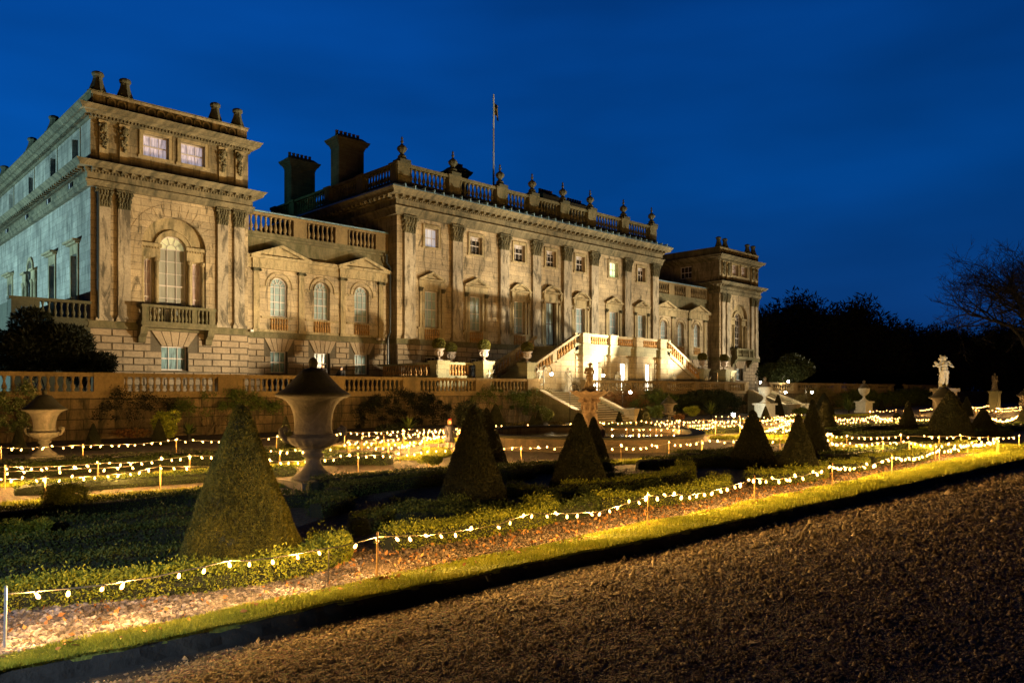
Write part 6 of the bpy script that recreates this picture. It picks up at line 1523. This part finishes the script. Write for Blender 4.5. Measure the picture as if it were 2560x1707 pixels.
for u, lab, hh in ((807, 'blurred visitor in dark coat behind the balustrade above the large urn', 1.62), (853, 'second dark coated visitor behind the balustrade, nearer the lit basement window', 1.5)):
    o = empty('person', (fy(u, 38.6), 38.6, 2.06), A(-60), lab, 'person'); m = MB(); human(m, hh, dict(ell=(-.15, -.04, .63), hal=(-.10, -.14, .58), elr=(.15, -.04, .63), har=(.10, -.14, .58))); blob('body', m, M['skin'], o, vox=.012)
    m = MB(); m.lathe([(.20, .75), (.22, .9), (.19, 1.05), (.20, 1.25), (.15, hh * .84), (.08, hh * .87)], n=16)
    for s in (-1, 1): m.cap((s * .12 * hh, 0, .8 * hh), .085, (s * .155 * hh, -.04 * hh, .63 * hh), .07); m.cap((s * .155 * hh, -.04 * hh, .63 * hh), .07, (s * .11 * hh, -.12 * hh, .585 * hh), .05)
    blob('coat', m, M['coat'], o, vox=.02)
    m = MB()
    for s in (-1, 1): m.cap((s * .055 * hh, 0, .5 * hh), .10, (s * .06 * hh, 0, .06 * hh), .06)
    m.build('trousers', M['coat'], o, smooth=True)
    m = MB(); m.ell((0, .02, .95 * hh), (.095, .11, .10), 12, 8); blob('hair', m, M['coat'], o, vox=.012)

# ================================================================ LAMPS
def lamp(x, y, z, h, label, s=1.0, flip=False):
    o = empty('crook_lamp', (x, y, z), TH - PI / 2, label, 'lamp', 'hooped garden lamps'); r = .28 * s
    P = [(0, 0, 0), (0, 0, h * .5), (0, 0, h - r)] + [(r - r * math.cos(a), 0, h - r + r * math.sin(a)) for a in [PI * i / 10 for i in range(1, 11)]] + [(2 * r, 0, h - r - .12)]
    MB().tube(P, .022, 8).build('post', M['iron'], o, smooth=True)
    MB().lathe([(.02, .12), (.05, .08), (.09, .02), (.09, 0)], 2 * r, 0, h - r - .25, 12).build('lamp_cap', M['iron'], o)
    MB().ell((2 * r, 0, h - r - .33), .10, 14, 10).build('globe', M['globe'], o, smooth=True)
lamp(fy(1359, 37.0), 37.0, 2.0, 1.95, 'hooped lamp at the top left of the nearer steps before the bright wall')
lamp(38.1, 33.9, 0, 2.6, 'hooped lamp at the lower left of the nearer steps')
lamp(fy(1489, 36.0), 36.0, 1.75, 2.15, 'hooped lamp at the top right of the nearer steps')
lamp(43.7, 33.8, 0, 2.65, 'hooped lamp at the lower right of the nearer steps beside the russet shrub')
lamp(fy(1888, 37.0), 37.0, 2.2, 1.35, 'hooped lamp at the top left of the farther steps')
lamp(fy(1957, 36.9), 36.9, 2.2, 1.5, 'hooped lamp at the top right of the farther steps')
lamp(*gd(1949, 72), .6, 2.0, 'hooped lamp halfway down the farther steps')
lamp(*gd(2015, 72), .5, 2.1, 'hooped lamp at the lower right of the farther steps')

# ================================================================ LIGHT STRINGS
bm = MB(); bm.lathe([(.006, -.088), (.018, -.08), (.0245, -.062), (.024, -.045), (.017, -.022), (.012, -.006)], n=8)
BULB = bm.mesh('bulb', M['bulb']); sm_ = MB().lathe([(.013, -.008), (.013, .02), (.005, .028)], n=6)
k0 = len(bm.f); bm.add(sm_.v, sm_.f); BULB = bm.mesh('bulb', M['bulb'], True); BULB.materials.append(M['socket'])
for p in BULB.polygons:
    if p.index >= k0: p.material_index = 1
BL_ = bpy.data.lights.new('bulb_light', 'POINT'); BL_.energy = 60.0; BL_.color = (1.0, .53, .14); BL_.shadow_soft_size = .018; BLF = BL_.copy(); BLF.energy = 74.0
def light_string(name_label, stakes, sag=.12, sp=.235, top=.50, stake_lab=None, matst='stake', draw_stakes=True, seedv=1, sh=.54):
    rg = random.Random(seedv); pts = []; dm = math.hypot(*stakes[len(stakes) // 2]); sp *= max(1, dm / 42)
    if draw_stakes:
        for i, (x, y) in enumerate(stakes):
            m = MB(); lean = (rg.uniform(-.015, .015), rg.uniform(-.015, .015)); m.tube([(0, 0, -.08), (lean[0], lean[1], sh)], .011 + .0002 * math.hypot(x, y), 6)
            nm = ORD[i] if i < len(ORD) else 'last'
            tag(m.build('light_stake', M[matst if i else matst], None, (x, y, 0)), f'{nm} bamboo stake from the left holding {stake_lab}', 'stake', 'stakes holding the light strings')
    for (x0, y0), (x1, y1) in zip(stakes, stakes[1:]):
        d = math.hypot(x1 - x0, y1 - y0); n = max(2, int(d / sp)); sg = sag * min(1.2, d / 3.4) * rg.uniform(.7, 1.2)
        for i in range(n):
            q = i / n; pts.append((x0 + (x1 - x0) * q + rg.gauss(0, .012), y0 + (y1 - y0) * q + rg.gauss(0, .012), top - sg * 4 * q * (1 - q) + rg.gauss(0, .006)))
    pts.append((stakes[-1][0], stakes[-1][1], top))
    o = empty('light_string', pts[0], 0, name_label, 'light string', 'strings of warm bulbs edging the parterre')
    P0 = Vector(pts[0]); MB().tube([(Vector(p) - P0)[:] for p in pts], .0065, 4).build('cable', M['cable'], o)
    nb = 0
    for p in pts:
        if rg.random() < .04: continue
        b = inst('bulb', BULB, o, (Vector(p) + Vector((0, 0, -.012)) - P0)[:]); up = rg.random() < .2; nb += 1
        b.rotation_euler = ((PI if up else 0) + rg.gauss(0, .4), rg.gauss(0, .45), rg.uniform(0, 6))
        s = rg.uniform(.60, .76) * min(1.3, max(1, dm / 16)); b.scale = (s, s, s)  # distant bulbs enlarged to stand for their glare
        if nb % 3 == 1:                       # the filament of the bulb
            bl = bpy.data.objects.new('bulb_light', BL_ if stake_lab is None else BLF); LK(bl); bl.parent = o; bl.location = (b.location[0], b.location[1], b.location[2] - (.04 if not up else -.04))
ORD = ['first', 'second', 'third', 'fourth', 'fifth', 'sixth', 'seventh', 'eighth', 'ninth', 'tenth', 'eleventh', 'twelfth']
def G_(l, z=.45): return [gp(u, v, z) for u, v in l]
st1 = [gp(-330, 1740), gp(11, 1631)]
light_string('front light string from the grey stake at the left edge to mid verge', [st1[1], (3.2, 7.42), gp(941, 1449), (7.5, 7.33), gp(1618, 1317)], .13, .225, seedv=3, draw_stakes=False)
for i, (u, v) in enumerate([(11, 1631), (819, 1470), (941, 1449), (1618, 1317), (1885, 1260), (2080, 1220), (2229, 1190), (2348, 1165), (2433, 1148), (2495, 1135)]):
    x, y = gp(u, v); m = MB().tube([(0, 0, -.08), (.01, -.01, .56 if i != 1 else .42)], .0125 if i != 1 else .006, 8)
    tag(m.build('light_stake', M['metalst'] if i == 0 else (M['iron'] if i == 1 else M['stake']), None, (x, y, 0)), ('grey metal stake at the left edge on the grass verge' if i == 0 else 'thin dark rod at the end of the nearest hedge' if i == 1 else f'{ORD[i - 2]} bamboo stake from the left on the grass verge'), 'stake', 'stakes holding the light strings')
light_string('front light string from the middle of the verge to the far right corner', [gp(1618, 1317), gp(1885, 1260), gp(2080, 1220), gp(2229, 1190), gp(2348, 1165), gp(2433, 1148), gp(2495, 1135)], .12, .24, seedv=4, draw_stakes=False)
light_string('light string crossing from the left edge to just before the child', G_([(-60, 1197), (113, 1201), (401, 1171), (675, 1158), (895, 1141), (1071, 1129), (1135, 1126)]), .08, .25, stake_lab='the lower left light string', seedv=5)
light_string('light string in front of the fountain basin wall', G_([(1150, 1123), (1303, 1120), (1410, 1121), (1553, 1120), (1673, 1112), (1756, 1106), (1833, 1105), (1950, 1103)]), .1, .25, stake_lab='the string before the basin wall', seedv=6)
light_string('upper one of the paired light strings at left, ending right of the large urn', G_([(-60, 1173), (12, 1172), (245, 1163), (475, 1143), (700, 1131), (876, 1117), (1000, 1119), (1022, 1113)]), .07, .25, stake_lab='the upper left light string', seedv=7)
light_string('light string along the terrace border at left', G_([(-40, 1124), (3, 1123), (208, 1116), (440, 1104), (691, 1096), (862, 1083), (1010, 1078)]), .07, .26, stake_lab='the left terrace border string', seedv=8)
light_string('light string along the border behind the child', G_([(1008, 1076), (1060, 1075), (1145, 1072), (1240, 1069), (1318, 1067), (1425, 1063)]), .07, .27, stake_lab='the border string behind the child', seedv=9)
light_string('short light string rising behind the large urn towards the child', G_([(870, 1105), (940, 1102), (1010, 1097), (1062, 1095), (1150, 1082)]), .06, .26, stake_lab='the short string behind the urn', seedv=10)
light_string('lower short light string right of the large urn', G_([(872, 1107), (970, 1110), (1022, 1113), (1062, 1100), (1096, 1091)]), .06, .27, stake_lab='the lower short string right of the urn', seedv=11)
light_string('light string along the path below the nearer steps', G_([(1425, 1063), (1510, 1058), (1590, 1055), (1680, 1054), (1760, 1051), (1850, 1052)]), .07, .3, stake_lab='the string below the nearer steps', seedv=12)
light_string('second light string along the path below the nearer steps', G_([(1640, 1060), (1700, 1055), (1770, 1053), (1860, 1050), (1950, 1052), (1990, 1047)]), .07, .28, stake_lab='the second string below the nearer steps', seedv=13)
light_string('light string curling behind the basin to the broad black cone', G_([(1530, 1074), (1568, 1074), (1640, 1073), (1700, 1076), (1750, 1071), (1789, 1066), (1850, 1062), (1868, 1074)]), .06, .27, stake_lab='the string behind the basin', seedv=14)
light_string('light string zigzagging between the two black cones', G_([(1905, 1071), (1975, 1071), (1960, 1080), (1912, 1078), (1975, 1058), (1895, 1060)]), .06, .3, stake_lab='the string between the black cones', seedv=15)
light_string('far light string before the farther steps', G_([(1790, 1044), (1850, 1043), (1930, 1043), (1990, 1037), (2030, 1036)]), .05, .36, stake_lab='the string before the farther steps', seedv=16, sh=.5)
light_string('light string on the grass right of the lit green column, upper row', G_([(2084, 1050), (2140, 1046), (2190, 1042), (2230, 1051)]), .06, .25, stake_lab='the upper string right of the green column', seedv=17)
light_string('light string on the grass right of the lit green column, lower row', G_([(2086, 1057), (2150, 1054), (2240, 1052), (2285, 1049), (2345, 1046)]), .06, .25, stake_lab='the lower string right of the green column', seedv=18)
light_string('long light string crossing the right side, upper of two', G_([(2047, 1077), (2080, 1090), (2117, 1094), (2252, 1092), (2348, 1094), (2402, 1093), (2471, 1096), (2548, 1093)]), .06, .25, stake_lab='the upper right light string', seedv=19)
light_string('lower of two light strings crossing the right side, joining the front string', G_([(2070, 1106), (2110, 1114), (2208, 1109), (2274, 1108), (2338, 1115), (2420, 1112), (2492, 1104)]), .06, .24, stake_lab='the lower right light string', seedv=20)
light_string('far right light string below the broad cone', G_([(2405, 1046), (2455, 1047), (2480, 1046), (2510, 1054), (2545, 1041)]), .06, .25, stake_lab='the far right string by the broad cone', seedv=21)
light_string('distant light string beyond the statue at right', G_([(2431, 1020), (2470, 1014), (2500, 1022), (2556, 1017), (2600, 1020)]), .05, .3, stake_lab='the distant string beyond the statue', seedv=22)
light_string('second distant light string beyond the statue at right', G_([(2440, 1025), (2490, 1028), (2556, 1024), (2610, 1026)]), .05, .3, stake_lab='the second distant string', seedv=23)
light_string('distant light string between the second plinth urn and the statue', G_([(2175, 1029), (2240, 1026), (2300, 1026), (2343, 1020)]), .05, .34, stake_lab='the distant string left of the statue', seedv=24)
light_string('dense light string along the path edge left of the child', G_([(905, 1094), (960, 1091), (1010, 1088), (1070, 1084), (1145, 1078)]), .05, .25, stake_lab='the dense string left of the child', seedv=31)
light_string('light string below the bushy dark climber', G_([(1008, 1084), (1060, 1081), (1110, 1078), (1150, 1076)]), .05, .22, stake_lab='the string under the bushy climber', seedv=32)
light_string('third light string along the path below the wall hedge', G_([(1650, 1066), (1720, 1064), (1790, 1058), (1860, 1056)]), .06, .27, stake_lab='the third string below the wall hedge', seedv=33)
light_string('light string between the plinth urn and the tall black cone', G_([(1900, 1052), (1950, 1047), (1985, 1052), (1990, 1060)]), .05, .24, stake_lab='the string near the plinth urn', seedv=34)
light_string('middle light string on the grass right of the lit green column', G_([(2088, 1046), (2150, 1050), (2220, 1047), (2270, 1044)]), .05, .25, stake_lab='the middle string right of the green column', seedv=35)
light_string('short light string at the far left between the paired strings', G_([(-60, 1184), (60, 1182), (190, 1176), (330, 1170)]), .06, .25, stake_lab='the short string at the far left', seedv=36, draw_stakes=False)
# grass edgings under the strings
GS = []
def turf(name, pts, w, dens=2600, z=.02):
    global GS
    P = smooth(pts) if len(pts) > 2 else pts
    _, P = strip(name, P, w, z, M['grass2'], th=.05, step=.5)
    GS.append(blades(P, w, z, dens, .03))
turf('grass_strip', [(1.5, 17.0), (5, 16.7), (9, 16.3), (13, 16.0), (16.2, 15.0)], .8)
turf('grass_strip', [(1.5, 20.5), (6, 20.4), (10, 20.2), (13.5, 19.6)], .5)
turf('grass_strip', [(3, 25.0), (10, 24.9), (18, 24.8), (26, 25.3), (34, 25.2)], .5)
turf('grass_strip', [(14.5, 14.9), (17.5, 14.3), (20.5, 13.2), (24, 11.8)], .8)
turf('grass_strip', [(14, 19.2), (16, 20.2), (17.2, 22.0)], .9)
turf('grass_strip', [(26, 12.6), (28, 11.8), (31, 9.6), (34, 7.5)], .9)
turf('grass_strip', [(24, 9.9), (28, 8.6), (33, 7.1), (44, 6.9)], .5)
turf('grass_strip', [(33, 21), (37, 20.2), (42, 18), (47, 15)], 1.2)
turf('grass_strip', [(30, 18), (33, 17.2), (36, 16)], 1.0)
turf('grass_strip', [(45, 15), (51, 12.5), (58, 10)], 1.4)
turf('grass_strip', [(48, 27), (55, 26.5), (62, 26.5), (68, 26)], 1.4)
turf('grass_strip', [(28.5, 15.6), (31, 14.8), (34, 13.4)], 1.0)
V, F = join_arrays(GS)
tag(inst('strip_grass', arr_mesh('strip_grass', V, F, M['grass'])), kind='stuff', label='lit grass blades on the narrow lawn strips under the light strings', cat='grass')
# floodlight standing on the ground
fx, fy_ = gp(1832, 1047)
o = empty('floodlight', (fx, fy_, 0), -.6, 'small white floodlight on the ground in front of the spiky plant', 'floodlight')
MB().box(-.16, .16, -.06, .06, .2, .46).box(-.2, -.17, -.03, .03, 0, .4).box(.17, .2, -.03, .03, 0, .4).build('housing', M['iron'], o)
MB().box(-.13, .13, -.075, -.062, .23, .43).build('glass', M['flood'], o)

# ================================================================ NIGHT LIGHTING OF THE HOUSE
def spot(loc, tgt, power, col, size=110, blend=.5, rad=.12, name='floodlight_beam'):
    l = bpy.data.lights.new(name, 'SPOT'); l.energy = power; l.color = col; l.spot_size = math.radians(size); l.spot_blend = blend; l.shadow_soft_size = rad
    o = bpy.data.objects.new(name, l); LK(o); o.location = loc; o.rotation_euler = (Vector(tgt) - Vector(loc)).to_track_quat('-Z', 'Y').to_euler(); return o
WARM = (1.0, .79, .47); WARM2 = (1.0, .84, .56)

SPOTS = [
 ((27.0, 34.0, 4.4), (15.5, 47, 12.0), 11500, (WARM, 80)),
 ((37.0, 34.0, 4.4), (25.5, 48, 10.5), 9300, (WARM, 78)),
 ((49.5, 34.0, 4.6), (37.5, 47, 13), 11800, (WARM2, 82)),
 ((61.0, 34.0, 4.6), (49.0, 47, 13.5), 11800, (WARM2, 82)),
 ((73.0, 34.0, 4.6), (61.0, 47, 13), 11800, (WARM2, 82)),
 ((84.5, 34.0, 4.6), (73.5, 48, 11.5), 9500, (WARM2, 78)),
 ((96.0, 34.0, 4.6), (84.0, 47, 13), 11000, (WARM2, 80)),
 ((-9.0, 62.0, 3.0), (12.4, 60, 11), 30000, ((.50, .90, 1.0), 120)),
 ((16.0, 62.0, 19.6), (34.0, 62, 24.5), 1300, ((.3, 1.0, .85), 46)),
 ((fx, fy_ - .15, .45), (57, 29.5, 1.6), 900, ((.95, 1.0, .80), 100)),
 ((50.2, 52.5, 18.4), (50.7, 55.2, 29), 900, ((.8, .95, 1.0), 24)),  # added spot without a fixture, brightens the flagpole
 ((ox - 3.0, oy - 3.5, .4), (ox, oy, 3.6), 420, ((.75, .95, 1.0), 34)),  # added cool spot without a fixture, brightens the standing statue
 ((-3.5, 4.0, 3.2), (2.3, 8.9, 0), 2300, ((.66, .78, 1.0), 38)),
]
for loc, tgt, pw, c in SPOTS: spot(loc, tgt, pw, c[0], c[1], .6)
